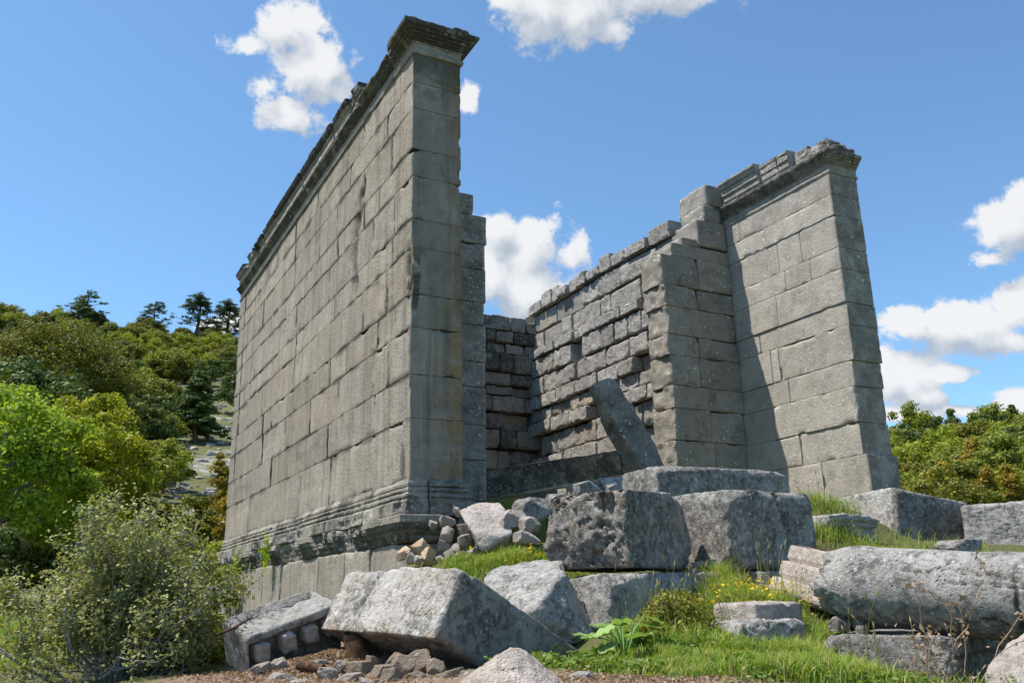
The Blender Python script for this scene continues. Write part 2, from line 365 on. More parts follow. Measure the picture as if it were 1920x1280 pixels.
def tube(pts, rad, sides=5):
    pts = np.asarray(pts, float); n = len(pts); rad = np.broadcast_to(rad, n)
    t = np.gradient(pts, axis=0); t /= np.linalg.norm(t, axis=1, keepdims=True) + 1e-9
    a = np.where(np.abs(t[:, 2:3]) < .9, np.array([[0, 0, 1.]]), np.array([[1., 0, 0]]))
    u = np.cross(t, a); u /= np.linalg.norm(u, axis=1, keepdims=True) + 1e-9; v = np.cross(t, u)
    th = np.arange(sides) / sides * 2 * math.pi
    V = (pts[:, None] + (u[:, None] * np.cos(th)[None, :, None] + v[:, None] * np.sin(th)[None, :, None]) * rad[:, None, None]).reshape(-1, 3)
    i = np.arange(n - 1)[:, None] * sides; j = np.arange(sides)[None]; k = (j + 1) % sides
    return V, np.stack([i + j, i + k, i + sides + k, i + sides + j], -1).reshape(-1, 4)

# ------------------------------------------------------------------ ground
CP = [(0.1,-.35,-.88),(-.3,1,-1.35),(-.3,3,-1.6),(-.3,6,-1.8),(-.3,11,-1.9),(-2,11,-1.9),(-3,5,-1.85),(-3,1,-1.85),(-3.5,-3,-1.9),(-1,-2,-1.5),(-1.5,-1,-1.6),(-.5,-.7,-1.25),(-2,0,-1.75),(-.3,-2.2,-1.3),(-2,-2,-1.75),(-.2,.3,-1.2),(-.9,.5,-1.5),(-1.2,3,-1.8),(.5,-.5,-.85),(-.4,4.5,-1.75),(-.4,8,-1.88),(-1.3,7,-1.9),(-6,3,-1.5),(-6,10,-1.4),(-6,-3,-1.8),
  (2,1,-.15),(4,1.5,-.1),(6,1,-.1),(4,5,0),(2,5,0),(6,8,0),(2,9,0),(7,-.3,-.1),(8.5,0,-.1),(9,-3,-.4),(10,3,0),(9,8,0),(4,14,-.3),(-1,14,-1.5),(10,13,.2),(11,-6,-1.0),(7,-6,-1.25),(4.5,-3.3,-.85),(5.6,-3.2,-.85),(5.2,-4.2,-1.05),(6.8,-3.4,-.9),(4.2,-5,-1.2),(3.3,-4.2,-1.1),(6,-1,-.35),
  (-3.64,-9.32,-2.9),(-6,-8,-2.6),(0,-9,-2.3),(-3,-6.5,-2.15),(1,-7,-1.95),(3,-6.8,-1.85)]
for p in [(1250,1272,4.4),(1450,1258,4.5),(1600,1285,4.4),(1250,1200,5.4),(1400,1118,6.6),(1500,1003,8.8),(1530,947,10.3),(960,1042,8.3),(900,1047,8.6),(1330,1082,7.4),(950,957,11),
          (470,1265,5.6),(580,1278,5.2),(640,1265,5.6),(700,1278,4.8),(760,1265,5.4),(1110,1274,4.2),(850,1292,4.0),(960,1300,3.4),(1130,1245,5.0),(20,1160,12),(0,1270,8),(230,1292,6.5),(420,1278,6),(1750,1290,4.6),(1900,1290,4.0),(1720,1318,4.9),(1620,1285,5.0),(1850,1318,4.9),(1800,1318,4.6),(1560,1215,5.6),
          (1330,1240,4.9),(1500,1225,5.0),(1180,1250,4.9),(1040,1240,6.1),(1180,1192,6.4),(1090,1262,5.4),(535,1240,5.9),(590,1228,6.05),(640,1206,6.25),(480,1262,5.75)]:
    CP.append(tuple(at(*p)))
CP = np.array(CP)
def near_z(x, y):
    d2 = (x[:, None] - CP[None, :, 0]) ** 2 + (y[:, None] - CP[None, :, 1]) ** 2 + .06
    w = d2 ** -1.6
    return (w * CP[None, :, 2]).sum(1) / w.sum(1)
def hz(x, y, rough=True):
    x = np.atleast_1d(np.asarray(x, float)); y = np.atleast_1d(np.asarray(y, float))
    dx, dy = x - CAM[0], y - CAM[1]; d = np.hypot(dx, dy); a = np.degrees(np.arctan2(dx, dy))
    kl = sstep(-120, -50, a) * (1 - sstep(14, 34, a)); kr = sstep(26, 42, a) * (1 - sstep(95, 150, a))
    dl = np.clip(d - 17, 0, 172); dr = np.clip(d - 22, 0, 95)
    far = -1.45 + 1.0 * sstep(20, 45, a) + kl * .084 * dl ** 1.25 + kr * .050 * dr ** 1.24 + .004 * np.maximum(d - 190, 0) * (kl + kr)
    if rough:
        P = np.stack([x, y, 0 * x], 1); far = far + sstep(18, 60, d) * (1.6 * fbm(P / 26, 3, 4) + .5 * fbm(P / 6, 3, 5))
    rs = np.hypot(x - 3, y - 2); w = 1 - sstep(14, 23, rs)
    z = far.copy(); m = w > 0
    if m.any(): z[m] = far[m] * (1 - w[m]) + near_z(x[m], y[m]) * w[m]
    if rough:
        P = np.stack([x, y, 0 * x], 1); z = z + (.035 * fbm(P * 1.1, 4, 8) + .012 * fbm(P * 6, 3, 9)) * (1 - sstep(14, 30, d))
    return z
def gz(x, y): return float(hz(x, y)[0])
ang = np.concatenate([np.arange(-16, 74, .35), np.arange(74, 344, 3.)]); rad = .6 * 1.0195 ** np.arange(0, 372)
A, Rr = np.meshgrid(np.radians(ang), rad, indexing='ij')
X = CAM[0] + Rr * np.sin(A); Y = CAM[1] + Rr * np.cos(A); Z = hz(X.ravel(), Y.ravel())
V = np.stack([X.ravel(), Y.ravel(), Z], 1); na, nr = A.shape
I = np.arange(na)[:, None] * nr + np.arange(nr - 1)[None]; J = ((np.arange(na) + 1) % na)[:, None] * nr + np.arange(nr - 1)[None]
Q = np.stack([I, I + 1, J + 1, J], -1).reshape(-1, 4)
# mask: red = litter and bare earth, green = grass
P2 = np.stack([V[:, 0], V[:, 1], 0 * Z], 1)
def blob(p, r):
    q = at(*p); return 1 - sstep(r * .55, r, np.hypot(V[:, 0] - q[0], V[:, 1] - q[1]))
dirt = np.maximum.reduce([blob((560, 1225, 6.0), 1.0), blob((500, 1285, 5.2), 1.2), blob((700, 1275, 5.2), 1.0), blob((1050, 1300, 3.9), .9), blob((1180, 1285, 4.1), .55), blob((850, 1290, 4.4), 1.0), blob((1320, 1285, 4.15), .5), blob((640, 1200, 6.6), .9)])
dirt = np.clip(dirt + .35 * fbm(P2 * 2.5, 4, 21) * (dirt > .05), 0, 1)
mb = MB().add(V, Q, np.stack([0 * Z + 1, dirt, sstep(15, 30, np.hypot(V[:, 0] - CAM[0], V[:, 1] - CAM[1]))], 1))
m, nt, bs = new_mat('hill_ground'); co = nt.nodes.new('ShaderNodeTexCoord').outputs['Object']
att = node(nt, 'ShaderNodeAttribute', attribute_name='tint'); sp = nt.nodes.new('ShaderNodeSeparateColor'); lnk(nt, att.outputs['Color'], sp.inputs[0])
g = mix(nt, mrange(nt, noise(nt, co, .35, 8, .65), .35, .65), (.085, .11, .025), (.16, .165, .05))
g = mix(nt, mrange(nt, noise(nt, co, 7, 6, .7), .42, .66), g, (.15, .125, .065))
scr = mth(nt, 'MULTIPLY', mrange(nt, noise(nt, co, .11, 6, .6), .50, .60), mrange(nt, noise(nt, co, .9, 9, .7), .44, .56))
g = mix(nt, mth(nt, 'MULTIPLY', scr, sp.outputs[2]), g, (.40, .38, .35))
vr = nt.nodes.new('ShaderNodeTexVoronoi'); vr.inputs['Scale'].default_value = 46; lnk(nt, co, vr.inputs['Vector'])
vs = nt.nodes.new('ShaderNodeSeparateColor'); lnk(nt, vr.outputs['Color'], vs.inputs[0])
lit_ = mix(nt, vs.outputs[0], (.15, .09, .055), (.40, .28, .19)); lit_ = mix(nt, mrange(nt, noise(nt, co, 5, 6, .7), .4, .7, 0, .7), lit_, (.36, .29, .23))
g = mix(nt, sp.outputs[1], g, lit_)
lnk(nt, g, bs.inputs['Base Color'])
bh = mth(nt, 'ADD', noise(nt, co, 14, 8, .7), mth(nt, 'MULTIPLY', vr.outputs['Distance'], .6))
bp = nt.nodes.new('ShaderNodeBump'); bp.inputs['Strength'].default_value = .9; bp.inputs['Distance'].default_value = .05; lnk(nt, bh, bp.inputs['Height']); lnk(nt, bp.outputs[0], bs.inputs['Normal'])
tag(mb.build('ground', m), kind='structure')

# ================================================================== the ruined temple
temple = tag(empty('ruined_temple', (0, 0, -1)), 'roofless grey ashlar temple with two tall side walls and moulded tops', 'ruin')
def tpart(mb, name, mat, parent=temple, label=None):
    o = mb.build(name, mat, None, name not in ('base_moulding', 'podium_cornice', 'crown_moulding', 'architrave', 'capital_top')); o.parent = parent
    o.matrix_parent_inverse = Matrix.Translation((0, 0, 1)) if parent is temple else Matrix.Identity(4)
    if label: o['label'] = label
    return o
CZ = [0, .72, 1.24, 1.82, 2.24, 2.84, 3.22, 3.80, 4.18, 4.76, 5.14, 5.58]
TW = .67; LEN = 11.05
rng = random.Random(5)
JL = {0: [.23, 3.15, 4.84, 6.89, 8.7], 1: [1.26, 2.15, 3.36, 5.1, 6.9, 8.9, 10.4], 2: [.75, 1.3, 2.85, 4.36, 6.0, 7.8, 10.45], 3: [.56, 1.2, 2.49, 3.31, 5.91, 7.12, 7.85, 10.45],
      4: [.9, 1.8, 4.07, 5.62, 8.02, 10.4], 5: [.7, 1.94, 3.2, 5.55, 7.3, 9.24, 10.45], 6: [.62, 1.45, 3.56, 5.57, 8.93, 10.42], 7: [1.23, 1.88, 3.15, 5.65, 7.6, 10.4],
      8: [.8, 1.92, 3.23, 4.24, 5.86, 8.39, 10.42], 9: [.95, 2.6, 4.2, 5.89, 8.64, 10.42], 10: [.7, 2.0, 3.32, 4.45, 5.91, 8.2, 10.42]}
WIDE = {(0, 3.15): .02, (0, 4.84): .008, (1, 3.36): .045, (1, 6.9): .09, (2, 7.8): .11, (3, 7.85): .13, (2, 4.36): .03, (3, 3.31): .02, (5, 5.55): .05, (8, 8.39): .07, (9, 5.89): .06, (10, 5.91): .05, (6, 5.57): .03, (10, 10.42): .05, (9, 10.42): .05, (3, 10.45): .05, (2, 10.45): .05, (5, 10.45): .05, (6, 10.42): .05, (7, 10.4): .05, (4, 10.4): .05}
def ashlar_left():
    mb = MB()
    for c in range(11):
        z0, z1 = CZ[c], CZ[c + 1]; js = [0.0] + JL[c] + [LEN]
        for k in range(len(js) - 1):
            y0, y1 = js[k], js[k + 1]
            g0 = WIDE.get((c, js[k]), .0035) / 2; g1 = WIDE.get((c, js[k + 1]), .0035) / 2
            sd = c * 31 + k
            push = rng.uniform(-.003, .003) if k else 0
            sx, sy, sz = TW, (y1 - g1) - (y0 + g0), z1 - z0 - .0035
            nearp = y0 < .8
            chip = .06 if nearp else rng.choice([.02, .03, .06])
            cy = (.045 if y0 < 5 else .07)
            V, Q = gbox((sx, sy, sz), (.06 if nearp else .17, cy, .045), .004, .0028, 5, sd, chip, 4.2, thr=(.70, .76))
            # quarry-dressed pitting deepens locally where the face has spalled
            face = V[:, 0] < -sx / 2 + .03
            W_ = V + np.array([TW / 2 + push, (y0 + g0 + y1 - g1) / 2, (z0 + z1) / 2])
            pit = sstep(.60, .80, vnoise(W_ * np.array([1, .9, 1.3]) + 3.1, 77)) * (.35 + .65 * vnoise(W_ * 16, 78))
            # the long broken crack that climbs across the courses
            crk = np.exp(-((W_[:, 1] - (2.1 + .25 * np.sin(W_[:, 2] * 2.2) + .12 * fbm(W_ * 3, 3, 5))) / .15) ** 2) * sstep(2.8, 3.2, W_[:, 2]) * (1 - sstep(4.4, 4.75, W_[:, 2]))
            W_[:, 0] += np.where(face, .020 * pit + .06 * crk * (.4 + .9 * vnoise(W_ * 9, 79)), 0)
            ed = np.minimum(sy / 2 - np.abs(V[:, 1]), sz / 2 - np.abs(V[:, 2])); dirty = (1 - sstep(.0, .035, ed)) * sstep(.36, .6, vnoise(W_ * 2.2 + 4, 90)) + .8 * (1 - sstep(.02, .10, ed)) * sstep(.58, .72, vnoise(W_ * 3 + 9, 91))
            cornr = np.exp(-((W_[:, 2] - 2.55) / .42) ** 2) * (W_[:, 1] < .12) * (W_[:, 0] < .10) * sstep(.38, .6, vnoise(W_ * 7, 92)); W_[:, 0] += .05 * cornr; W_[:, 1] += .05 * cornr
            b = rng.uniform(.86, 1.07)
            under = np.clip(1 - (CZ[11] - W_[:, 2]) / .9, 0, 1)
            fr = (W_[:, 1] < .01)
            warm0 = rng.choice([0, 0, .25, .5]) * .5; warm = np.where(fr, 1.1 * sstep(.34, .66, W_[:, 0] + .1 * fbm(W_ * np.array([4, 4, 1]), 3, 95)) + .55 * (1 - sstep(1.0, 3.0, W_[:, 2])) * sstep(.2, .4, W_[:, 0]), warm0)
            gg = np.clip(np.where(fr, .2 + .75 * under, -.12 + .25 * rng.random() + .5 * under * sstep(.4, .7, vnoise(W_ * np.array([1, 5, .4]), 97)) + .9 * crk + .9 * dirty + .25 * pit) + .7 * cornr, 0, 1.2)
            mb.add(W_, Q, np.stack([b * np.where(fr, .86, 1.0), gg, warm], 1))  # front face tinted darker: part of its shade is in the colour
    V, Q = gbox((TW - .26, LEN - .3, 5.5), .6, .02, 0, 1, 1); mb.add(V + np.array([TW / 2, LEN / 2, 2.76]), Q, (.25, .6, 0))
    return tpart(mb, 'side_wall', M['ashlar'], label='taller smooth ashlar side wall with the nearer end pier')
wallL = ashlar_left()

def mould(path, prof, closed=False, step=.06, seed=0, brk=0., brkf=1.4, amp=.006, back=.2, keep=None):
    """runs a profile [(out, z)] along a plan path, mitred; broken away here and there"""
    pts = [np.array(p, float) for p in path]; nrm = []
    for i in range(len(pts) - 1):
        t = pts[i + 1] - pts[i]; t = t / np.linalg.norm(t); nrm.append(np.array([t[1], -t[0]]))
    stations = []
    for i in range(len(pts) - 1):
        L = np.linalg.norm(pts[i + 1] - pts[i]); n = max(2, int(L / step))
        for k in range(n + (1 if i == len(pts) - 2 else 0)):
            f = k / n; p = pts[i] * (1 - f) + pts[i + 1] * f
            if k == 0 and i > 0: nn = nrm[i - 1] + nrm[i]; nn = nn / (1 + nrm[i - 1] @ nrm[i])
            else: nn = nrm[i]
            stations.append((p, nn))
    pr = []
    for (a, b) in zip(prof[:-1], prof[1:]):
        n = max(1, int(math.hypot(b[0] - a[0], b[1] - a[1]) / .03))
        for k in range(n): f = k / n; pr.append((a[0] * (1 - f) + b[0] * f, a[1] * (1 - f) + b[1] * f))
    pr.append(prof[-1]); pr = np.array(pr); ns = len(stations)
    B = np.array([s[0] for s in stations]); NN = np.array([s[1] for s in stations])
    W0 = np.stack([np.repeat(B[:, 0], len(pr)), np.repeat(B[:, 1], len(pr)), np.tile(pr[:, 1], ns)], 1)
    out = np.tile(pr[:, 0], ns); mo = pr[:, 0].max()
    if brk:
        d = sstep(.56, .66, vnoise(W0 * np.array([1, 1, .6]) * brkf, seed + 2) + .10 * fbm(W0 * 8, 3, seed)) * brk
        out = out * (1 - d * (.55 + .45 * vnoise(W0 * 12, seed + 9)))
        lip = sstep(.55, .8, vnoise(W0 * np.array([3.5, 3.5, 1]) , seed + 4)); out = np.minimum(out, mo * (1 - .28 * lip * brk))
    out = out + amp * fbm(W0 * 9, 4, seed)
    nn = np.repeat(NN, len(pr), 0)
    V = W0.copy(); V[:, :2] += nn * out[:, None]; V[:, 2] += amp * .7 * fbm(W0 * 7 + 9, 3, seed + 1)
    npf = len(pr); Q = []
    I = np.arange(ns - 1)[:, None] * npf + np.arange(npf - 1)[None]
    Q = np.stack([I, I + 1, I + npf + 1, I + npf], -1).reshape(-1, 4)
    # a closed back so that the moulding is a solid
    V2 = W0.copy(); V2[:, :2] -= nn * back; n0 = len(V); V = np.concatenate([V, V2]); Q2 = Q[:, ::-1] + n0
    T = np.arange(ns - 1) * npf; top = np.stack([T, T + npf, T + npf + n0, T + n0], 1); bt = np.stack([T + npf - 1, T + npf - 1 + n0, T + 2 * npf - 1 + n0, T + 2 * npf - 1], 1)
    e = np.arange(npf - 1); c0 = np.stack([e, e + n0, e + 1 + n0, e + 1], 1); s0 = (ns - 1) * npf; c1 = np.stack([s0 + e, s0 + e + 1, s0 + e + 1 + n0, s0 + e + n0], 1)
    return V, np.concatenate([Q, Q2, top, bt, c0, c1])
# base moulding of the left wall
PB = [(.0, .03), (.015, .0), (.045, -.03), (.045, -.06), (.02, -.065), (.04, -.075), (.06, -.09), (.06, -.11), (.035, -.125), (.05, -.14), (.075, -.155), (.075, -.18), (.05, -.19), (.06, -.205), (.10, -.225), (.12, -.235), (.12, -.37), (.10, -.385), (0, -.385)]
mb = MB()
for k, (y1, y0) in enumerate([(LEN, 9.3), (9.29, 7.6), (7.58, 6.1), (6.09, 4.62), (4.58, 2.9), (2.89, 1.45), (1.44, .0)]):
    o = .008 * ((k * 5) % 3 - 1); PBk = [(a + o, b) for a, b in PB]
    path = [(0, y1), (0, y0)] if y0 > 0 else [(0, y1), (0, 0), (.22, 0)]
    V, Q = mould(path, PBk, seed=3 + k, brk=.75, brkf=1.9, step=.04, amp=.007); mb.add(V, Q, np.stack([np.full(len(V), rng.uniform(.95, 1.08)), .05 + .5 * sstep(.5, .65, vnoise(V * 3.3, 12 + k)), 0 * V[:, 0]], 1))
V, Q = mould([(.235, 0), (TW, 0), (TW, .5)], PB, seed=13, brk=.6, brkf=2.2, step=.04, amp=.007); mb.add(V, Q, (.82, .35, .05))
tpart(mb, 'base_moulding', M['trim'], wallL)
PP = [(.02, -.39), (.16, -.392), (.17, -.40), (.165, -.47), (.13, -.475), (.145, -.50), (.135, -.53), (.10, -.55), (.105, -.58), (.07, -.62), (.075, -.65), (.045, -.68), (.03, -.69), (0, -.69)]
mb = MB()
for k, (y1, y0) in enumerate([(LEN, 9.6), (9.55, 8.5), (8.45, 7.0), (6.9, 5.9), (5.88, 4.3), (4.2, 2.75), (2.72, 1.3), (1.22, 0.)]):
    path = [(0, y1), (0, y0)] if y0 > 0 else [(0, y1), (0, 0), (.42, 0)]
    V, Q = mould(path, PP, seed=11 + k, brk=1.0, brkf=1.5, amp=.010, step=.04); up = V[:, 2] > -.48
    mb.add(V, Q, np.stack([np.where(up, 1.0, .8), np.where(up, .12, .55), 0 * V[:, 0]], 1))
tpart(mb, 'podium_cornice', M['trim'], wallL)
mb = MB(); js = [0, 1.15, 2.1, 3.4, 4.3, 5.6, 6.9, 8.2, 9.4, LEN]
for k in range(len(js) - 1):
    V, Q = gbox((TW + .1, js[k + 1] - js[k] - (.05 if k == 4 else .012), 1.3), (.3, .07, .06), .02, .008, 4, 300 + k, .1, 2.0)
    mb.add(V + np.array([TW / 2 + rng.uniform(-.02, .015), (js[k] + js[k + 1]) / 2, -1.34]), Q, (rng.uniform(.92, 1.08), .12, 0))
V, Q = gbox((TW - .2, LEN - .2, 1.1), .6, .02, 0, 1, 1); mb.add(V + np.array([TW / 2, LEN / 2, -1.3]), Q, (.3, .5, 0))
V, Q = gbox((TW - .06, LEN - .06, .7), .6, .02, 0, 1, 1); mb.add(V + np.array([TW / 2, LEN / 2, -.36]), Q, (.3, .5, 0))
tpart(mb, 'podium', M['ashlar'], wallL)
# crowning moulding: astragal, plain neck, ribbed flare
CR = [(.0, 5.555), (.025, 5.56), (.035, 5.585), (.025, 5.61), (.006, 5.615), (.006, 5.715), (.022, 5.72), (.026, 5.74), (.042, 5.743), (.046, 5.765), (.07, 5.77), (.074, 5.795), (.105, 5.80), (.109, 5.83), (.145, 5.84), (.149, 5.865), (.18, 5.875), (.195, 5.90), (.20, 5.935), (.185, 5.945), (0, 5.95)]
CL = [(.0, 5.555), (.025, 5.56), (.035, 5.585), (.025, 5.61), (.006, 5.615), (.006, 5.745), (.02, 5.75), (.024, 5.765), (.04, 5.77), (.045, 5.79), (.062, 5.795), (.066, 5.815), (.085, 5.82), (.09, 5.84), (.11, 5.845), (.115, 5.87), (0, 5.875)]
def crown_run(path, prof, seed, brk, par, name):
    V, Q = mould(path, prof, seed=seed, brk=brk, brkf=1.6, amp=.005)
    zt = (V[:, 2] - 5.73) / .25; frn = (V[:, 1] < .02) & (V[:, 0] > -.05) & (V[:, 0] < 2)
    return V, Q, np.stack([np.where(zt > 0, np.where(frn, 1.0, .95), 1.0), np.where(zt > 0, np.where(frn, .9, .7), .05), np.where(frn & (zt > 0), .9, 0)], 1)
mb = MB()
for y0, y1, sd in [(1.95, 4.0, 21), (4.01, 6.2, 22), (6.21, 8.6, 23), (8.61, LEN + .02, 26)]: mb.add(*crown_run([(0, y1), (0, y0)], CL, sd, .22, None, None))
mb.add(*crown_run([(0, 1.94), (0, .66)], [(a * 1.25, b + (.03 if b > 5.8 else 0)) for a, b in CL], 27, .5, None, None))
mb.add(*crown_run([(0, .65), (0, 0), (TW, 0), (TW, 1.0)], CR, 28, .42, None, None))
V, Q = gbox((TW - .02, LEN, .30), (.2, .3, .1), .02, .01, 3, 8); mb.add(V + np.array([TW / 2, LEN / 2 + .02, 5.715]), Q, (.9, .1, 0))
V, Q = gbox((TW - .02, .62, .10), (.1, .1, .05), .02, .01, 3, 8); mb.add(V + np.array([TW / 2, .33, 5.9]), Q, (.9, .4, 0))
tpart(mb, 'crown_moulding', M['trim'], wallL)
# broken bed of stone on the capital
mb = MB()
for (x, y, z, a, b, c, sd) in [(.30, .30, 5.99, .80, .80, .10, 1), (.38, .10, 6.0, .7, .3, .09, 2), (.0, .60, 6.06, .24, .34, .2, 3), (.5, .7, 6.0, .4, .6, .14, 4), (.05, .25, 5.99, .35, .5, .09, 5), (.62, -.06, 5.97, .24, .2, .08, 6), (.3, 1.3, 5.92, .6, 1.25, .08, 7), (.25, .95, 5.95, .5, .5, .1, 8), (.2, 1.6, 5.93, .4, .4, .1, 9)]:
    V, Q = gbox((a, b, c), .035, .03, .03, 6, 500 + sd, .08, 4); mb.add(V + np.array([x, y, z]), Q, (.75, .7, .25))
tpart(mb, 'capital_top', M['trim'], wallL)
# architrave: two fasciae and a dark projecting fillet, surviving in lengths
ARP = [(0, 5.877), (.045, 5.88), (.045, 5.975), (.062, 5.98), (.062, 6.10), (.08, 6.105), (.085, 6.15), (.10, 6.155), (.13, 6.20), (.15, 6.25), (.155, 6.275), (.13, 6.285), (-.2, 6.29)]
mb = MB()
for k, (y0, y1, drop, bk) in enumerate([(1.95, 2.5, .06, .6), (2.52, 3.33, .03, .5), (3.40, 5.28, 0, .12), (5.36, 7.25, .0, .1), (7.32, 8.35, .02, .9), (8.40, 9.1, .03, 1.), (9.13, 9.9, .05, 1.), (9.95, LEN, .06, 1.)]):
    V, Q = mould([(0, y1), (0, y0)], [(a, b - drop * (b > 6.12)) for a, b in ARP], seed=40 + k, brk=bk, brkf=2.0, back=.55)
    t = np.clip((V[:, 2] - 6.13) / .03, 0, 1); mb.add(V, Q, np.stack([1.08 - .4 * t, .0 + 1.0 * t, 0 * t], 1))
for k, (y0, y1, h) in enumerate([(1.75, 2.05, .2), (2.48, 2.92, .17), (3.3, 3.42, .2), (5.27, 5.37, .2)]):
    V, Q = gbox((.5, y1 - y0, h), .04, .03, .03, 6, 560 + k, .08, 4); mb.add(V + np.array([.27, (y0 + y1) / 2, 5.87 + h / 2]), Q, (.9, .3, 0))
tpart(mb, 'architrave', M['trim'], wallL)

# right side wall: smooth ashlar inside the porch, rough backing behind it
X2 = 7.61; wallR = None
JR = {}
for (px, py) in [(1388,442),(1434,458),(1460,496),(1502,475),(1474.5,540),(1522,524),(1459,595),(1462,686),(1480,736),(1455,802),(1502,848),(1424,640),(1449,700)]:
    p = onplane(px, py, 0, X2); k = int(np.searchsorted(CZ, p[2]) - 1)
    if 0 <= k < 11 and .2 < p[1] < 2.5: JR.setdefault(k, []).append(float(p[1]))
mb = MB()
for c in range(11):
    z0, z1 = CZ[c] + (-.45 if c == 0 else 0), CZ[c + 1]
    y00 = {0: .05, 1: .13, 2: .13, 3: .10}.get(c, .06)
    js = [y00] + sorted(JR.get(c, [1.0 + .5 * ((c * 7) % 3)])) + [2.75]
    for k in range(len(js) - 1):
        g = .004 if rng.random() < .7 else .018
        V, Q = gbox((TW, js[k + 1] - js[k] - g, z1 - z0 - .006), (.05 if k == 0 else .2, .045, .05), .005, .003, 5, 700 + c * 9 + k, rng.choice([.02, .03, .06]), 4.0, thr=(.70, .76))
        W_ = V + np.array([X2 + TW / 2 + (rng.uniform(-.012, .012) + 0), (js[k] + js[k + 1]) / 2, (z0 + z1) / 2])
        pit = sstep(.62, .8, vnoise(W_ * 1.2 + 8, 81)) * (.3 + .7 * vnoise(W_ * 17, 82)); W_[:, 0] += np.where(W_[:, 0] < X2 + .04, .014 * pit, 0)
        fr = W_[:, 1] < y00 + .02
        b = rng.uniform(.88, 1.06); dk = rng.uniform(-.1, .2); mb.add(W_, Q, np.stack([b * np.where(fr, .88, 1.0), np.where(fr, .55, dk), np.where(fr, .15, .05)], 1))  # pier front tinted darker, shade painted in besides the dark lichen
V, Q = gbox((TW - .2, 2.4, 5.7), .6, .02, 0, 1, 1); mb.add(V + np.array([X2 + TW / 2, 1.5, 2.6]), Q, (.25, .6, 0))
wallR = tpart(mb, 'side_wall', M['ashlar_in'], label='lower ashlar side wall on the far side of the entrance, half in shadow')
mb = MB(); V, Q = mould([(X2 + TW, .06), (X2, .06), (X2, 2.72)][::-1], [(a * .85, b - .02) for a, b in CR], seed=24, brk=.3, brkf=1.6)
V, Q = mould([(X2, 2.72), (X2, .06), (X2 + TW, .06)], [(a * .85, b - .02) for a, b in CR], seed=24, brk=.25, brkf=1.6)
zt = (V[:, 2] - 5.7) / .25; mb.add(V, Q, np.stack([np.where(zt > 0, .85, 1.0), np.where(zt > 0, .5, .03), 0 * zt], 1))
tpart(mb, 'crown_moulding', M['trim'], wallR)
mb = MB()
for (y0, y1, bk) in [(1.66, 2.66, .05), (1.18, 1.58, .6), (.9, 1.16, .8)]:
    pr = [(0, 5.93), (-.01, 5.935), (-.01, 6.05), (.02, 6.06), (.02, 6.17), (.05, 6.18), (.05, 6.30), (.08, 6.31), (.10, 6.36), (.13, 6.40), (.13, 6.44), (-.2, 6.45)]
    if bk > .3: pr = pr[:9] + [(-.2, 6.38)]
    V, Q = mould([(X2, y1), (X2, y0)][::-1], pr, seed=61 + int(y0 * 9), brk=bk, brkf=3, back=.5)
    V[:, 0] = 2 * X2 - V[:, 0]; Q = Q[:, ::-1]
    mb.add(V, Q, (1.0, .08, 0))
for (y, z, a, b, c, sd) in [(.5, 6.08, .5, .8, .34, 1), (.35, 6.2, .4, .4, .22, 2), (.75, 6.2, .45, .42, .3, 3), (1.05, 6.05, .5, .5, .26, 4), (.12, 6.0, .45, .35, .14, 5), (1.3, 6.3, .4, .3, .2, 6)]:
    V, Q = gbox((a, b, c), .03, .04, .045, 7, 620 + sd, .1, 4); mb.add(V + np.array([X2 + .36, y, z]), Q, (.95, .5, .05))
tpart(mb, 'architrave', M['rubble'], wallR)

# cross wall with the doorway: one stub at each side
def crosswall(x0, x1, zs, ends, seed, lab, lean=0.0, mat='dark', inner=1):
    mb = MB()
    for c in range(len(zs) - 1):
        xe = ends[c]; a, b = (x0, xe) if inner > 0 else (xe, x1)
        n = max(1, int(round((b - a) / .95))); cuts = [a] + [a + (b - a) * (k + rng.uniform(-.2, .2)) / n for k in range(1, n)] + [b]
        for k in range(n):
            V, Q = gbox((cuts[k + 1] - cuts[k] - .008, .62, zs[c + 1] - zs[c] - .006), (.05, .06, .05), .008, .006, 5, seed + c * 5 + k, .06, 3.2, thr=(.62, .74))
            V = V + np.array([(cuts[k] + cuts[k + 1]) / 2, 2.65 + .31 + rng.uniform(-.012, .012), (zs[c] + zs[c + 1]) / 2])
            endf = (V[:, 0] < xe + .05) if inner < 0 else (V[:, 0] > xe - .04)
            if inner < 0: V[:, 0] -= np.where(endf, .05 * fbm(V * 7, 4, seed + c), 0)
            mb.add(V, Q, np.stack([np.where(endf, 1.2, rng.uniform(.9, 1.1)), np.where(endf, .05, .22), np.where(endf, .12, .04)], 1))
    return tpart(mb, 'door_wall', M[mat], label=lab)
crosswall(TW, 0, [-.5, .09, .71, 1.25, 1.85, 2.26, 2.86, 3.25, 3.81, 4.26, 4.76, 5.12], [2.3, 2.3, 2.29, 2.31, 2.3, 2.32, 2.3, 2.33, 2.32, 2.36, 2.12], 800, 'narrow dark strip of cross wall behind the nearer pier')
M['dark2'] = stone_mat('grey_door_wall', (0.229, 0.208, 0.176), (0.291, 0.263, 0.225), crust=.4, lichen=.25, bump=.6)
crosswall(0, X2, [-.5, .6, 1.26, 1.83, 2.24, 2.80, 3.19, 3.72, 4.14, 4.74, 5.0], [5.98, 5.95, 5.98, 5.99, 5.98, 5.95, 5.98, 5.95, 5.93, 6.2], 900, 'door wall block with rough broken left ends, against the lower side wall', mat='dark2', inner=-1)
mb = MB()
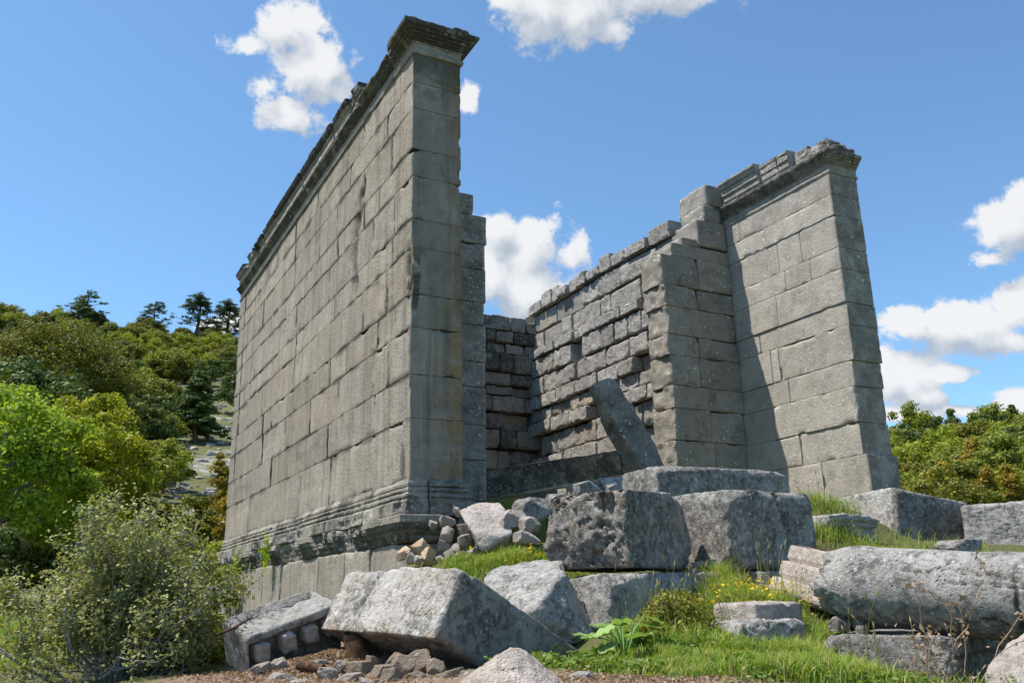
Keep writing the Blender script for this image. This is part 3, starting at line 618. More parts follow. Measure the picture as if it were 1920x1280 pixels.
for k, (x, y, z, a, b, c) in enumerate([(7.22, 2.98, 5.33, .72, .66, .56), (6.75, 3.0, 5.1, .5, .6, .2), (7.3, 3.0, 5.76, .5, .7, .34), (7.42, 3.12, 6.2, .46, .85, .46)]):
    V, Q = gbox((a, b, c), .045, .03, .02, 5, 960 + k, .1, 2.6); V = V + np.array([x, y, z]); e = V[:, 0] < x - a / 2 + .04
    mb.add(V, Q, np.stack([np.where(e, 1.2, 1.0), np.where(e, .05, .2), 0 * V[:, 0]], 1))
tpart(mb, 'door_jamb_top', M['dark2'])

# rough inner face of the far side wall and the rear wall
def roughwall(along, y0, y1, zt, seed, name, lab, cs=(.27, .54), ls=(.32, 1.05), base=-.5, warmp=.25, bright=1.0, dark=.1):
    mb = MB(); z = base; c = 0; rg = random.Random(seed)
    while z < zt - .1:
        h = min(rg.uniform(*cs), zt - z + .06); y = y0; k = 0; cp = rg.choice([-.05, .0, .05, .09]); cl = rg.uniform(.75, 1.3)
        while y < y1 - .05:
            l = min(rg.uniform(*ls) * cl, y1 - y)
            if y1 - y - l < .25: l = y1 - y
            last = z + h > zt - .02
            pr = (cp + rg.choice([-.03, .0, .0, .02, .03]) if rg.random() > .17 else rg.uniform(-.18, -.12)) if not last else rg.uniform(-.05, .06)
            hh = h * (rg.uniform(.7, 1.35) if last else 1)
            if last and rg.random() < .12: y += l; k += 1; continue
            rec = pr < -.1
            V, Q = gbox((.6, l - rg.uniform(.008, .04), hh * rg.uniform(.86, 1.0) - rg.uniform(.008, .03)), (.12, .034, .034), .010 if not rec else .006, .042 if not rec else .010, 5.5, seed + c * 37 + k, .06 if not rec else .03, 4.6, oct=6, g=.8, thr=(.62, .72))
            if not rec: V = fracture(V, (.6, l, hh), 9, seed + c * 37 + k, (.03, .16), .012)
            o = np.array([0.3 - pr, y + l / 2, z + hh / 2])
            V = V + o
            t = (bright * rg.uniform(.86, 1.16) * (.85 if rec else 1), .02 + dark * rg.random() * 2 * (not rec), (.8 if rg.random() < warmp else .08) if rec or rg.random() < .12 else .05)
            if along == 'y': W_ = V * np.array([1, 1, 1]) + np.array([X2 - .1, 0, 0])
            else: W_ = np.stack([V[:, 1], V[:, 0] + 10.35, V[:, 2]], 1); Q = Q[:, ::-1]
            mb.add(W_, Q, t); y += l; k += 1
        z += h; c += 1
    if along == 'y': V, Q = gbox((.5, y1 - y0 + .8, zt - base - .1), .8, .02, 0, 1, 1); V = V + np.array([X2 + .5, (y0 + y1) / 2 + .4, (zt + base) / 2])
    else: V, Q = gbox((y1 - y0 + .5, .4, zt - base + .9), .8, .02, 0, 1, 1); V = V + np.array([(y0 + y1) / 2 + .1, 10.80, (zt + base) / 2 - .6])
    mb.add(V, Q, (.3, .5, 0))
    return tpart(mb, name, M['rubble'], label=lab)
roughwall('y', 3.2, 10.5, 6.30, 1101, 'inner_wall_face', 'sunlit wall of rough irregular masonry seen through the doorway')
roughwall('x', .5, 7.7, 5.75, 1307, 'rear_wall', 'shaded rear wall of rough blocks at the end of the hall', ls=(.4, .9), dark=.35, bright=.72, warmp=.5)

# ================================================================== fallen stones
def single(name, V, Q, mat, label, cat, t=(1, .1, 0), group=None):
    c = (V.min(0) + V.max(0)) / 2; c[2] = V[:, 2].min()
    return tag(MB().add(V, Q, t).build(name, M[mat], loc=c), label, cat, group)
def bx(name, c, size, yaw, mat, label, cat='stone block', t=(1, .1, 0), r=.03, amp=.02, chip=.12, cell=.022, freq=5, seed=0, tilt=(0, 0), shape=None, chipf=3., cuts=9):
    V, Q = gbox(size, cell, r * .55, amp, freq, seed, chip, chipf, shape, 6, g=.74, thr=(.58, .70)); V = fracture(V, size, cuts, seed)
    return single(name, place(V, c, rot=(R(tilt[0]), R(tilt[1]), R(yaw))), Q, mat, label, cat, t)
# 1 tilted slab in the foreground
O = np.array([-1.23, -4.06, -1.09]); e1 = np.array([-.34, 1.31, .04]); e2 = np.array([-.21, -.04, -.42]); e3 = np.array([1.08, .3, -.58])
a1, a2, a3 = (np.linalg.norm(e) for e in (e1, e2, e3)); AXs = np.array([e1 / a1, e2 / a2, e3 / a3])
V, Q = gbox((a1, a2, a3), .02, .010, .012, 4, 41, .035, 3.6, None, 6, thr=(.62, .7), g=.66)
def notch(V):
    return V
n_l = (V[:, 2] < -a3 / 2 + .03)
V = V + 0.02 * np.sign(V[:, [2]]) * np.array([0, 0, -1.]) * sstep(.6, .68, vnoise(V * np.array([5, 1.6, 5]) + 2, 33))[:, None]
ck = np.exp(-((V[:, 0] - .28 - .35 * V[:, 1] - .05 * fbm(V * 7, 4, 8)) / .022) ** 2) * (V[:, 1] < .12) * n_l; V[:, 2] += .022 * ck
W_ = V @ AXs + (O + (e1 + e2 + e3) / 2)
V = fracture(V, (a1, a2, a3), 5, 44, (.01, .05), .006); n_l = (V[:, 2] < -a3 / 2 + .03); und = (V[:, 1] > a2 / 2 - .03)
single('fallen_slab', W_, Q, 'fallen', 'large tilted pale slab with a shaded front, propped up in the foreground', 'stone slab', np.stack([np.where(n_l, 1.15, np.where(und, .8, .82)), np.where(n_l, -.4, .42), np.where(und, .8, np.where(n_l, .3, .25))], 1))  # sunlit face painted lighter, shaded faces painted darker
# 2 the pale stone in front
G = [at(835, 1300, 3.55), at(960, 1206, 3.75), at(1060, 1300, 3.5), at(1000, 1225, 3.9), at(1085, 1300, 4.1), at(850, 1300, 4.2), at(925, 1225, 3.62), at(905, 1340, 3.3), at(1070, 1340, 3.3)]
V, Q = hullrock(G, 44, .02, .018, 7, 51); single('foreground_stone', V, Q, 'pale', 'pale ridged stone at the bottom edge in front of the tilted slab', 'stone', (1.05, 0, .25))
V, Q = pebble((.2, .25, .17), 52, 14); single('small_stone', V + at(1095, 1285, 4.3), Q, 'fallen', 'small grey stone tucked at the right foot of the tilted slab', 'stone')
# 3 coffered cornice block with brackets
O = np.array([-2.29, -2.88, -1.51]); u = _n((.63, .13, .19)); v = _n(np.array([-.1, .34, .1]) - u * (u @ np.array([-.1, .34, .1]))); w = np.cross(u, v); Lu, Lv, Lw = .72, .42, .34
def coffer_shape(V, P, h):
    ins = (np.abs(P[:, 0]) < h[0] - .045) & (np.abs(P[:, 1]) < h[1] - .045) & (P[:, 2] > h[2] - .01)
    V[:, 2] -= np.where(ins, .05 + .02 * fbm(P * 14, 3, 3), 0)
    fr = (P[:, 1] < -h[1] + .01) & (P[:, 2] < h[2] - .07); V[:, 1] += np.where(fr, .10, 0)
    return V
V, Q = gbox((Lu, Lv, Lw), .018, .012, .008, 7, 61, .03, 4, coffer_shape)
cofc = O + u * Lu / 2 + v * Lv / 2 - w * Lw / 2
cof = tag(empty('cornice_block', tuple(O - w * Lw)), 'overturned carved cornice block with a row of brackets, litter filling its top', 'carved block')
def cpart(V, Q, name, mat, t):
    o = MB().add(V, Q, t).build(name, M[mat]); o.parent = cof; o.matrix_parent_inverse = Matrix.Translation(-Vector(cof.location)); return o
cpart(V @ np.array([u, v, w]) + cofc, Q, 'block', 'fallen', (.85, .12, .1))
for k, s in enumerate((.10, .29, .47, .64)):
    V, Q = gbox((.11, .15, .13 + .02 * (k % 2)), .012, .012, .016, 12, 70 + k, .05, 8)
    V = fracture(V, (.11, .15, .14), 7, 70 + k, (.08, .3), .006); cpart(V @ np.array([u, v, w]) + O + u * s + v * .035 - w * .145, Q, 'bracket', 'pale', (.95, 0, .1))
# dead wood
pts = np.array([at(672, 1238, 6.0), at(668, 1215, 6.02), at(662, 1196, 6.05), at(660, 1184, 6.05)]); V, Q = tube(pts, [.085, .075, .07, .06], 12); V += .012 * fbm(V * np.array([40, 40, 6]), 3, 4)[:, None] * np.array([1, 1, 0])
single('dead_stump', V, Q, 'rotwood', 'dark rotten stump standing between the carved block and the slab', 'stump', (1, 0, 0))
V, Q = tube(np.array([at(560, 1247, 5.6), at(585, 1250, 5.55), at(606, 1252, 5.5)]), [.03, .034, .022], 9); single('dead_branch', V, Q, 'rotwood', 'short brown piece of dead wood lying on the litter', 'wood', (1.3, 0, 0))
V, Q = tube(np.array([at(405, 1190, 5.75), at(440, 1176, 5.9), at(472, 1157, 6.05)]), [.008, .009, .006], 6); single('fallen_twig', V, Q, 'rotwood', 'thin bare twig lying across the carved block', 'twig', (1.6, 0, 0))
# 4 wedge behind the slab
G = [at(906, 1078, 6.9), at(932, 1060, 7.4), at(1000, 1056, 7.5), at(1048, 1046, 7.2), at(1058, 1066, 6.7), at(1000, 1145, 6.1), at(1112, 1140, 6.9), at(1122, 1195, 6.5), at(1020, 1220, 6.2), at(905, 1150, 6.6), at(950, 1215, 7.4), at(1090, 1215, 7.4)]
V, Q = hullrock(G, 46, .025, .03, 5, 81, rag=.03); single('wedge_stone', V, Q, 'fallen', 'wedge-shaped boulder with white lichen on top just behind the tilted slab', 'boulder', (1, .18, .05))
# 5 steps
bx('step_block', at(1215, 1130, 7.15), (1.36, .75, .46), 4, 'fallen', 'long low step block with a crumbling edge under the big dark blocks', t=(.98, .22, .05), amp=.025, chip=.08, seed=91, r=.03, cuts=14)
bx('step_block', at(1425, 1103, 7.75), (.75, .8, .28), 2, 'fallen', 'low step block half sunk in grass behind the yellow flowers', t=(.98, .3, .05), amp=.03, chip=.15, seed=92)
# 6 blocks A, B, C
def ragged(V, P, h):
    m = sstep(-.1, -.9, P[:, 0] / h[0]); V = V * (1 - .10 * m[:, None] * np.array([.6, .4, .5])); b = fbm(P * 3.2, 6, 7, .7); V[:, 0] += m * .13 * np.round(b * 3) / 3 * .6 + m * .06 * b; return V
bx('fallen_block', at(1160, 998, 7.45), (1.06, .82, .63), 24, 'fallen', 'big dark block with a broken sunlit left end and white lichen spots', t=(.84, .55, .45), amp=.022, chip=.08, seed=101, shape=ragged, r=.03, cuts=16)
def cracked(V, P, h):
    f = P[:, 1] < -h[1] + .02; w = .16 - .3 * P[:, 2] + .05 * fbm(P * 6, 4, 3); V[:, 1] += np.where(f, .06 * np.exp(-((P[:, 0] - w) / .016) ** 2), 0); return V
bx('fallen_block', at(1390, 999, 8.0), (1.12, .8, .68), 3, 'fallen', 'big squarish block speckled with lichen, between the broken block and the slabs on the right', t=(.95, .6, .2), amp=.018, chip=.06, seed=102, shape=cracked, r=.03, cuts=12)
bx('fallen_block', at(1325, 938, 9.3), (1.66, .7, .60), -4, 'fallen', 'long flat-topped block with a clipped left shoulder, farthest back of the big blocks', t=(.88, .5, .06), amp=.02, chip=.07, seed=103, r=.03, cuts=12)
# 7 fallen beam and leaning post in the doorway
p0 = onplane(922, 908, 1, 3.0); p1 = onplane(1169, 868, 1, 3.0); d = p1 - p0; L = np.linalg.norm(d); ux = d / L; uy = np.array([0, 1., 0]); uz = np.cross(ux, uy)
def fascia(V, P, h):
    f = P[:, 1] < -h[1] + .02; V[:, 1] -= np.where(f, .02 * np.floor((P[:, 2] + h[2]) / (2 * h[2]) * 3.01) + .03 * (P[:, 2] > h[2] * .82), 0); return V
V, Q = gbox((L + .7, .5, .47), .035, .012, .008, 5, 111, .06, 3, fascia); W_ = V @ np.array([ux, uy, uz]) + (p0 + p1) / 2 - ux * .35 + uy * .35
single('fallen_beam', W_, Q, 'dark', 'dark architrave beam lying across the doorway, its right end on rubble', 'stone beam', np.stack([np.where(V[:, 2] < -.2, 1.35, .8), np.where(V[:, 2] < -.2, 0, .6), np.where(V[:, 0] > .7, .5, .1)], 1))  # front in shade painted darker, lit underside painted lighter
b0 = at(1226, 902, 10.6); b1 = at(1124, 716, 11.0); d = b1 - b0; L = np.linalg.norm(d); uz = d / L; ux = _n(np.array([.95, -.05, 0]) - uz * (uz @ np.array([.95, -.05, 0]))); uy = np.cross(uz, ux)
V, Q = gbox((.38, .28, L), .03, .018, .012, 5, 121, .12, 3); V[:, 0] += .10 * sstep(.25, .5, V[:, 2] / L) * (V[:, 0] < 0) * sstep(.3, .0, np.abs(V[:, 2] / L - .22)) * 1.0
single('leaning_slab', V @ np.array([ux, uy, uz]) + (b0 + b1) / 2, Q, 'dark', 'broken stone post leaning to the left inside the doorway', 'stone post', np.stack([np.where(V[:, 0] < -.19, .95, .85), np.full(len(V), .3), np.where(V[:, 0] < -.19, .6, .1)], 1))
# 8 small pieces near the doorway
for k, (px, py, dd, sz, lab) in enumerate([((1100), 918, 9.9, (.5, .4, .26), 'dark flat stone under the right end of the fallen beam'), (1150, 910, 10.0, (.42, .35, .24), 'pale flat stone between the fallen beam and the long block'), (1000, 955, 9.6, (.5, .45, .36), 'rounded grey boulder in shade below the fallen beam'), (1045, 940, 9.7, (.34, .3, .2), 'small grey stone beside the boulder below the beam')]):
    V, Q = pebble(sz, 130 + k, 18, 12, .05); single('loose_stone', V + at(px, py, dd), Q, 'fallen', lab, 'stone', (.8 if k in (0, 2) else 1., .3, .1))
G = [at(858, 955, 9.0), at(893, 942, 9.4), at(938, 940, 9.5), at(955, 962, 9.1), at(962, 1000, 8.7), at(905, 1036, 8.5), at(890, 1000, 8.6), at(945, 1034, 8.9), at(900, 1030, 9.3)]
V, Q = hullrock(G, 34, .02, .018, 6, 141); single('tilted_stone', V, Q, 'pale', 'pale grey block tipped on its side beside the corner of the tall wall', 'stone block', (.95, .12, 0))
for k, (px, py, dd, sz, lab) in enumerate([(960, 975, 9.0, (.42, .4, .3), 'broken pale stone, upper of three right of the tipped block'), (995, 985, 8.8, (.3, .3, .22), 'broken pale stone, right-hand one of three beside the tipped block'), (985, 1010, 8.4, (.34, .34, .2), 'broken pale stone, lowest of three in the grass beside the tipped block')]):
    V, Q = pebble(sz, 150 + k, 16, 12, .05); single('broken_stone', V * .85 + at(px, py, dd), Q, 'pale', lab, 'stone', (.85, .2, 0))
# rock heap at the corner
HEAP = [(838, 978, 9.35, .19, .16, 0), (838, 1003, 9.2, .2, .16, 0), (858, 960, 9.5, .13, .11, 0), (870, 992, 9.3, .16, .14, 0), (872, 1015, 9.1, .17, .15, 0), (858, 1030, 9.0, .16, .13, 0), (832, 1025, 9.2, .18, .14, 0), (812, 985, 9.5, .12, .1, 0), (845, 1042, 8.9, .14, .09, 0), (862, 1048, 8.7, .26, .09, 0), (885, 1040, 8.8, .17, .1, 0), (900, 1020, 9.0, .15, .12, 0),
        (762, 1035, 9.2, .18, .15, 1), (790, 1028, 9.2, .24, .16, 1), (806, 1042, 8.9, .19, .14, 1), (770, 1048, 8.9, .16, .13, 2), (785, 1050, 8.8, .12, .1, 2), (752, 1042, 9.0, .14, .1, 1), (824, 1048, 8.9, .13, .1, 2)]
for k, (px, py, dd, a, b, t) in enumerate(HEAP):
    V, Q = pebble((a, a * .9, b), 170 + k, 10, 11, .05)
    single('heap_stone', place(V, at(px, py, dd), rot=(k, k * 2.1, k * .7)), Q, ('pale', 'orange', 'pale')[t], ('grey stone in the small heap against the corner of the tall wall', 'orange-brown broken stone in the small heap against the corner of the tall wall', 'cream-coloured chip among the orange stones at the corner of the tall wall')[t], 'stone', (.75 if t == 0 else 1, .1, .15 if t == 0 else .2), ('grey heap stones at the corner', 'orange heap stones at the corner', 'cream heap stones at the corner')[t])
# rubble under the slab
for k, (px, py, dd, a) in enumerate([(720, 1262, 5.2, .2), (742, 1242, 5.6, .17), (765, 1240, 5.5, .13), (790, 1246, 5.4, .2), (752, 1258, 5.2, .24), (815, 1258, 5.2, .18), (845, 1275, 4.9, .2), (780, 1275, 4.9, .15), (700, 1246, 5.7, .14), (880, 1282, 4.7, .18), (735, 1280, 4.9, .2), (675, 1258, 5.5, .2)]):
    V, Q = pebble((a, a * .85, a * .8), 200 + k, 12, 12, .06); single('rubble_stone', place(V, at(px, py, dd), rot=(k * 1.3, k, k * 2)), Q, 'brown', 'brown earthy stone in the rubble under the tilted slab', 'stone', (.9, .1, 0), 'brown stones under the tilted slab')
for k, (px, py, dd, a) in enumerate([(530, 1278, 5.1, .26), (615, 1262, 5.2, .2), (565, 1285, 4.9, .2), (655, 1272, 5.0, .19), (485, 1252, 5.6, .16), (520, 1245, 5.75, .15), (600, 1240, 5.8, .1), (640, 1245, 5.6, .12), (690, 1285, 4.8, .16), (450, 1280, 5.4, .14)]):
    V, Q = pebble((a, a * .8, a * .45), 230 + k, 10, 12, .06); single('litter_stone', place(V, at(px, py, dd), rot=(.2 * (k % 3), .1, k)), Q, 'pale', 'flat pale stone lying in the brown litter beside the carved block', 'stone', (.8, .1, .2), 'pale stones in the litter')
# 9 right-hand group
def corniche(V, P, h):
    f = P[:, 1] < -h[1] + .02; V[:, 1] -= np.where(f & (P[:, 2] > h[2] * .1), .05, 0) + np.where(f & (P[:, 2] > h[2] * .5), .04, 0); return V
bx('moulded_block', at(1556, 995, 8.9), (.74, .5, .28), 2, 'fallen', 'short moulded step block between the lichened block and the split-faced one', t=(.98, .25, 0), seed=161, shape=corniche, chip=.08)
O = np.array([4.97, -2.48, -.2]); e1 = np.array([.19, 1.12, 0]); e2 = np.array([1.03, -.17, -.15]); e3 = np.array([-.09, .01, -.62])
G = [O, O + e1, O + e2, O + e1 + e2, O + e3 * 1.2, O + e1 + e3, O + e2 + e3 * 1.1, O + e1 + e2 + e3, O + np.array([.05, .15, .04])]
V, Q = hullrock(G, 50, .03, .02, 6, 165)
ff = np.abs((V - O) @ _n(np.cross(e2, e3))) < .09
single('fallen_block', V, Q, 'fallen', 'block with a sunlit rough left face and a dark shaded face, right of the ruin', 'stone block', np.stack([np.where(ff, .72, .92), np.where(ff, .55, .0), 0 * ff], 1))  # shade of the front face painted into its tint
G = [at(1800, 948, 9.6), at(1960, 936, 9.2), at(1960, 1050, 9.0), at(1815, 1050, 9.4), at(1800, 948, 10.4), at(1960, 936, 10.2), at(1815, 1050, 10.4), at(1960, 1050, 10.4), at(2050, 935, 9.4), at(2050, 1050, 9.4)]
V, Q = hullrock(G, 48, .03, .025, 6, 166); single('fallen_block', V, Q, 'fallen', 'grey hammered block at the right edge behind the column shaft', 'stone block', (.86, .05, 0))
V, Q = pebble((.55, .4, .2), 167, 20, 12, .05); single('loose_stone', V + at(1805, 1030, 7.6), Q, 'fallen', 'flat dark stone peeping over the column shaft', 'stone', (.9, .4, 0))
# leaning fascia block
q = [at(1482, 1020, 7.3), at(1590, 1040, 6.3), at(1625, 1190, 6.2), at(1454, 1112, 7.3)]
ux = _n(q[1] - q[0]); uz = _n((q[0] - q[3])); uz = _n(uz - ux * (ux @ uz)); uy = np.cross(uz, ux); hh = .44; LL = 1.25
def fascia2(V, P, h):
    f = P[:, 1] < -h[1] + .02; s = np.floor((P[:, 2] + h[2]) / (2 * h[2]) * 3.01); V[:, 1] -= np.where(f, .045 * (2 - s), 0) + np.where(f & (P[:, 2] < -h[2] * .72), .06 - .04 * np.sin(P[:, 2] * 90) ** 2, 0); fz = ((P[:, 2] + h[2]) / (2 * h[2]) * 3) % 1; V[:, 1] += np.where(f & ((fz < .10) | (fz > .95)), .03, 0); return V
V, Q = gbox((LL, .34, hh), .02, .012, .006, 6, 171, .04, 3, fascia2)
nrm = uy if uy @ (CAM - q[0]) < 0 else -uy
AX = np.array([ux, nrm, uz]); Q = Q if np.linalg.det(AX) > 0 else Q[:, ::-1]
single('fascia_block', V @ AX + (q[0] + q[3]) / 2 + ux * LL / 2 + nrm * .17, Q, 'pale', 'architrave piece with stepped bands, leaning at the broken end of the column shaft', 'carved block', (.92, .1, .05))
# column shaft
c0 = at(1560, 1092, 5.75); c1 = at(2080, 1132, 4.75); d = c1 - c0; L = np.linalg.norm(d); ux = d / L; uy = _n(np.cross(np.array([0, 0, 1.]), ux)); uz = np.cross(ux, uy)
th = np.arange(132) / 132 * 2 * math.pi; ts = np.concatenate([np.linspace(0, 1, 170)])
V = []; rad0 = .246
for i, t in enumerate(ts):
    ring = np.stack([np.full(132, t * L), rad0 * (1 + .04 * t) * np.cos(th), rad0 * (1 + .04 * t) * np.sin(th)], 1); V.append(ring)
V = np.concatenate(V); V0 = V.copy()
endn = np.clip(1 - V0[:, 0] / .22, 0, 1)
rn = fbm(V0 * 5, 5, 3); shr = 1 - (.30 * endn ** 1.6) + .035 * rn * (.4 + endn) - .05 * sstep(.6, .72, vnoise(V0 * 2.4 + 5, 6)) * .5
tha = np.arctan2(V0[:, 2], V0[:, 1]); crk_ = 0
for (a0, xa, xb, sl, sd) in [(2.55, .35, 1.5, .25, 1), (2.95, .75, 1.9, -.15, 2), (3.75, .9, 1.7, .3, 3)]:
    line = a0 + sl * (V0[:, 0] - xa) + .22 * fbm(np.stack([V0[:, 0] * 5, V0[:, 0] * 0 + sd, 0 * V0[:, 0]], 1), 4, sd, .65); crk_ = np.maximum(crk_, np.exp(-((np.angle(np.exp(1j * (tha - line)))) / .02) ** 2) * sstep(xa, xa + .08, V0[:, 0]) * (1 - sstep(xb - .1, xb, V0[:, 0])))
xl = 1.12 + .05 * fbm(V0 * np.array([0, 6, 6]), 3, 6); crk_ = np.maximum(crk_, np.exp(-((V0[:, 0] - xl) / .012) ** 2) * (V0[:, 1] < .05) * (V0[:, 2] < .12))
shr = shr - .07 * crk_; V[:, 1:] *= shr[:, None]; bb = fbm(V0 * 4.5 + 3, 6, 9, .72); V[:, 1:] *= (1 - endn[:, None] * .16 * np.round(np.maximum(bb, -.2)[:, None] * 4) / 4); V[:, 0] += endn * (.14 * bb - .03 + .12 * np.maximum(V0[:, 1] / rad0, 0)) 
I = np.arange(169)[:, None] * 132 + np.arange(132)[None]; K = np.arange(169)[:, None] * 132 + ((np.arange(132) + 1) % 132)[None]
Q = np.stack([I, K, K + 132, I + 132], -1).reshape(-1, 4)
# broken end: a fan of rings
prev = np.arange(132); vs = [V]; qs = [Q]; n = len(V); cen = V[:132].mean(0)
for f in (.82, .62, .4, .2, .05):
    ring = cen + (V[:132] - cen) * f; ring[:, 0] += -.045 * (1 - f) + .05 * fbm(ring * 9, 4, 12) * (f > .1); vs.append(ring); cur = np.arange(132) + n; n += 132
    qs.append(np.stack([prev, cur, np.roll(cur, -1), np.roll(prev, -1)], 1)); prev = cur
V = np.concatenate(vs); Q = np.concatenate(qs)
W_ = V @ np.array([ux, uy, uz]) + c0
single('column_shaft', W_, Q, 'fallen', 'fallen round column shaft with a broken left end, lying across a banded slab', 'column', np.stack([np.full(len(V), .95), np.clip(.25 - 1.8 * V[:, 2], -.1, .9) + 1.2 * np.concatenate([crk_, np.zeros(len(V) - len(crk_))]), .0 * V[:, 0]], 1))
for k, (px, py, dd, a) in enumerate([(1577, 1170, 5.55, .14), (1612, 1168, 5.5, .13), (1620, 1180, 5.42, .09)]):
    V, Q = pebble((a, a, a * .8), 260 + k, 10); single('prop_stone', V + at(px, py, dd), Q, 'dark', 'small dark stone wedged under the broken end of the column shaft', 'stone', (.8, .3, .1), 'prop stones under the column')
def bands(V, P, h):
    f = P[:, 1] < -h[1] + .02; fz = ((P[:, 2] + h[2]) / (2 * h[2]) * 3) % 1; V[:, 1] += np.where(f & ((fz < .09) | (fz > .95)), .025, 0); V[:, 1] -= np.where(f, .03 * np.floor((P[:, 2] + h[2]) / (2 * h[2]) * 3.01), 0); return V
bx('banded_slab', at(1722, 1236, 5.55), (1.02, .75, .34), 16, 'fallen', 'banded architrave slab with a dark front, lying under the column shaft', t=(.85, .6, 0), seed=181, shape=bands, chip=.1, amp=.012, tilt=(0, 0))
bx('low_stone', at(1420, 1157, 6.0), (.50, .4, .2), 8, 'pale', 'low pale stone in the grass, the flatter rear one of two', t=(.95, .12, 0), seed=191, chip=.12, amp=.025, cat='stone')
bx('low_stone', at(1420, 1197, 5.6), (.58, .34, .22), 6, 'fallen', 'low rough stone in the grass, front one of two with a pitted face', t=(1.05, .3, 0), seed=192, chip=.16, amp=.045, cat='stone', freq=8)
G = [at(1838, 1262, 4.2), at(1870, 1215, 4.4), at(1930, 1172, 4.6), at(1980, 1180, 4.4), at(1940, 1300, 4.0), at(1850, 1310, 4.1), at(1980, 1320, 4.5), at(1880, 1300, 4.8)]
V, Q = hullrock(G, 30, .05, .02, 6, 195); single('corner_stone', V, Q, 'pale', 'pale rounded stone at the lower right corner, partly cut by the frame', 'stone', (.95, .2, .1))
V, Q = hullrock([at(1190, 1272, 4.15), at(1300, 1268, 4.3), at(1420, 1276, 4.3), at(1430, 1300, 4.1), at(1180, 1300, 4.0), at(1300, 1300, 3.9), at(1300, 1310, 4.4)], 24, .03, .01, 7, 196); single('low_stone', V, Q, 'pale', 'flat pale stone at the bottom edge in the brown litter', 'stone', (.9, 0, .3))
for k, (px, py, dd, a) in enumerate([(1310, 1058, 7.4, .14), (1335, 1056, 7.5, .16), (1300, 1070, 7.2, .12)]):
    V, Q = pebble((a, a, a * .6), 280 + k, 10); single('chip_stone', V + at(px, py, dd), Q, 'pale', 'small pale chip lying in the grass between the two big dark blocks', 'stone', (1, .1, .2), 'chips between the big blocks')
G = [at(1800, 948, 9.6)]

# ================================================================== vegetation
def leaf_quads(C, Nrm, size, rg, asp=1.6, jit=.48):
    """one quad per centre; normal close to Nrm with jitter"""
    n = len(C); N = Nrm + jit * rg.normal(size=(n, 3)); N /= np.linalg.norm(N, axis=1, keepdims=True) + 1e-9
    t = rg.normal(size=(n, 3)); t -= N * (t * N).sum(1, keepdims=True); t /= np.linalg.norm(t, axis=1, keepdims=True) + 1e-9; b = np.cross(N, t)
    s = (size * rg.uniform(.6, 1.3, n))[:, None]; t = t * s * asp * .5; b = b * s * .5
    V = np.stack([C - t, C - b * .9 + t * .1, C + t, C + b * .9 + t * .1], 1).reshape(-1, 3)
    return V, np.arange(4 * n).reshape(-1, 4)
def crown(rg, rx, rz, zc, blobs, per, size, flat=.75, spread=.95, shape='round', lump=.34):
    """leaf clumps spread over an uneven crown; returns V,Q,T"""
    cs = []
    while len(cs) < blobs:
        d = rg.normal(size=3); d /= np.linalg.norm(d)
        if d[2] < -.65: continue
        f = rg.uniform(.45, 1.0) ** .6
        if shape == 'cone':
            h = rg.uniform(-1, 1); w = (1 - h) / 2 * .95 + .08; a = rg.uniform(0, 6.283); cs.append(np.array([math.cos(a) * w * rx * rg.uniform(.5, 1), math.sin(a) * w * rx * rg.uniform(.5, 1), zc + h * rz])); continue
        cs.append(np.array([d[0] * rx * f, d[1] * rx * f, zc + d[2] * rz * f]))
    Vs = []; Ts = []
    for c in cs:
        br = lump * rx * rg.uniform(.38, 1.2)
        d = rg.normal(size=(per, 3)); d[:, 2] += .35; d /= np.linalg.norm(d, axis=1, keepdims=True)
        P = c + d * np.array([1, 1, flat]) * br * (rg.uniform(.35, 1.12, (per, 1)))
        V, Q = leaf_quads(P, d, size, rg)
        t0 = rg.uniform(.8, 1.15); g0 = rg.uniform(0, 1)
        T = np.stack([np.full(per, t0) * rg.uniform(.85, 1.12, per), np.clip(g0 + rg.uniform(-.3, .3, per), 0, 1), (rg.uniform(0, 1, per) < .25) * rg.uniform(.2, .9, per) * np.clip((P[:, 2] - zc) / rz + .6, 0, 1)], 1)
        Vs.append(V); Ts.append(np.repeat(T, 4, 0))
    V = np.concatenate(Vs); return V, np.arange(len(V)).reshape(-1, 4), np.concatenate(Ts)
def trunk_mesh(rg, h, r, limbs=5, rx=1.5, top=.8):
    mb = MB(); n = 7; zz = np.linspace(-.4, h * top, n); wob = np.cumsum(rg.normal(size=(n, 2)) * .05 * h / 5, 0); wob -= wob[0]
    P = np.stack([wob[:, 0], wob[:, 1], zz], 1); V, Q = tube(P, np.linspace(r * 1.25, r * .35, n), 7); mb.add(V, Q)
    for k in range(limbs):
        i = rg.integers(2, n - 1); a = rg.uniform(0, 6.28); l = rx * rg.uniform(.5, .9); e = P[i] + np.array([math.cos(a) * l, math.sin(a) * l, l * rg.uniform(.3, .9)])
        m_ = (P[i] + e) / 2 + np.array([0, 0, -.08 * l]); V, Q = tube(np.array([P[i], m_, e]), [r * .5, r * .33, r * .12], 5); mb.add(V, Q)
    return mb
PROTO = {}
def proto(kind, seed, **k):
    rg = np.random.default_rng(seed); V, Q, T = crown(rg, **k['crown']); PROTO.setdefault(kind, []).append((MB().add(V, Q, T).mesh('crown', M[k['leaf']], False), trunk_mesh(rg, *k['trunk']).mesh('trunk', M[k.get('bark', 'trunk')]), k['h']))
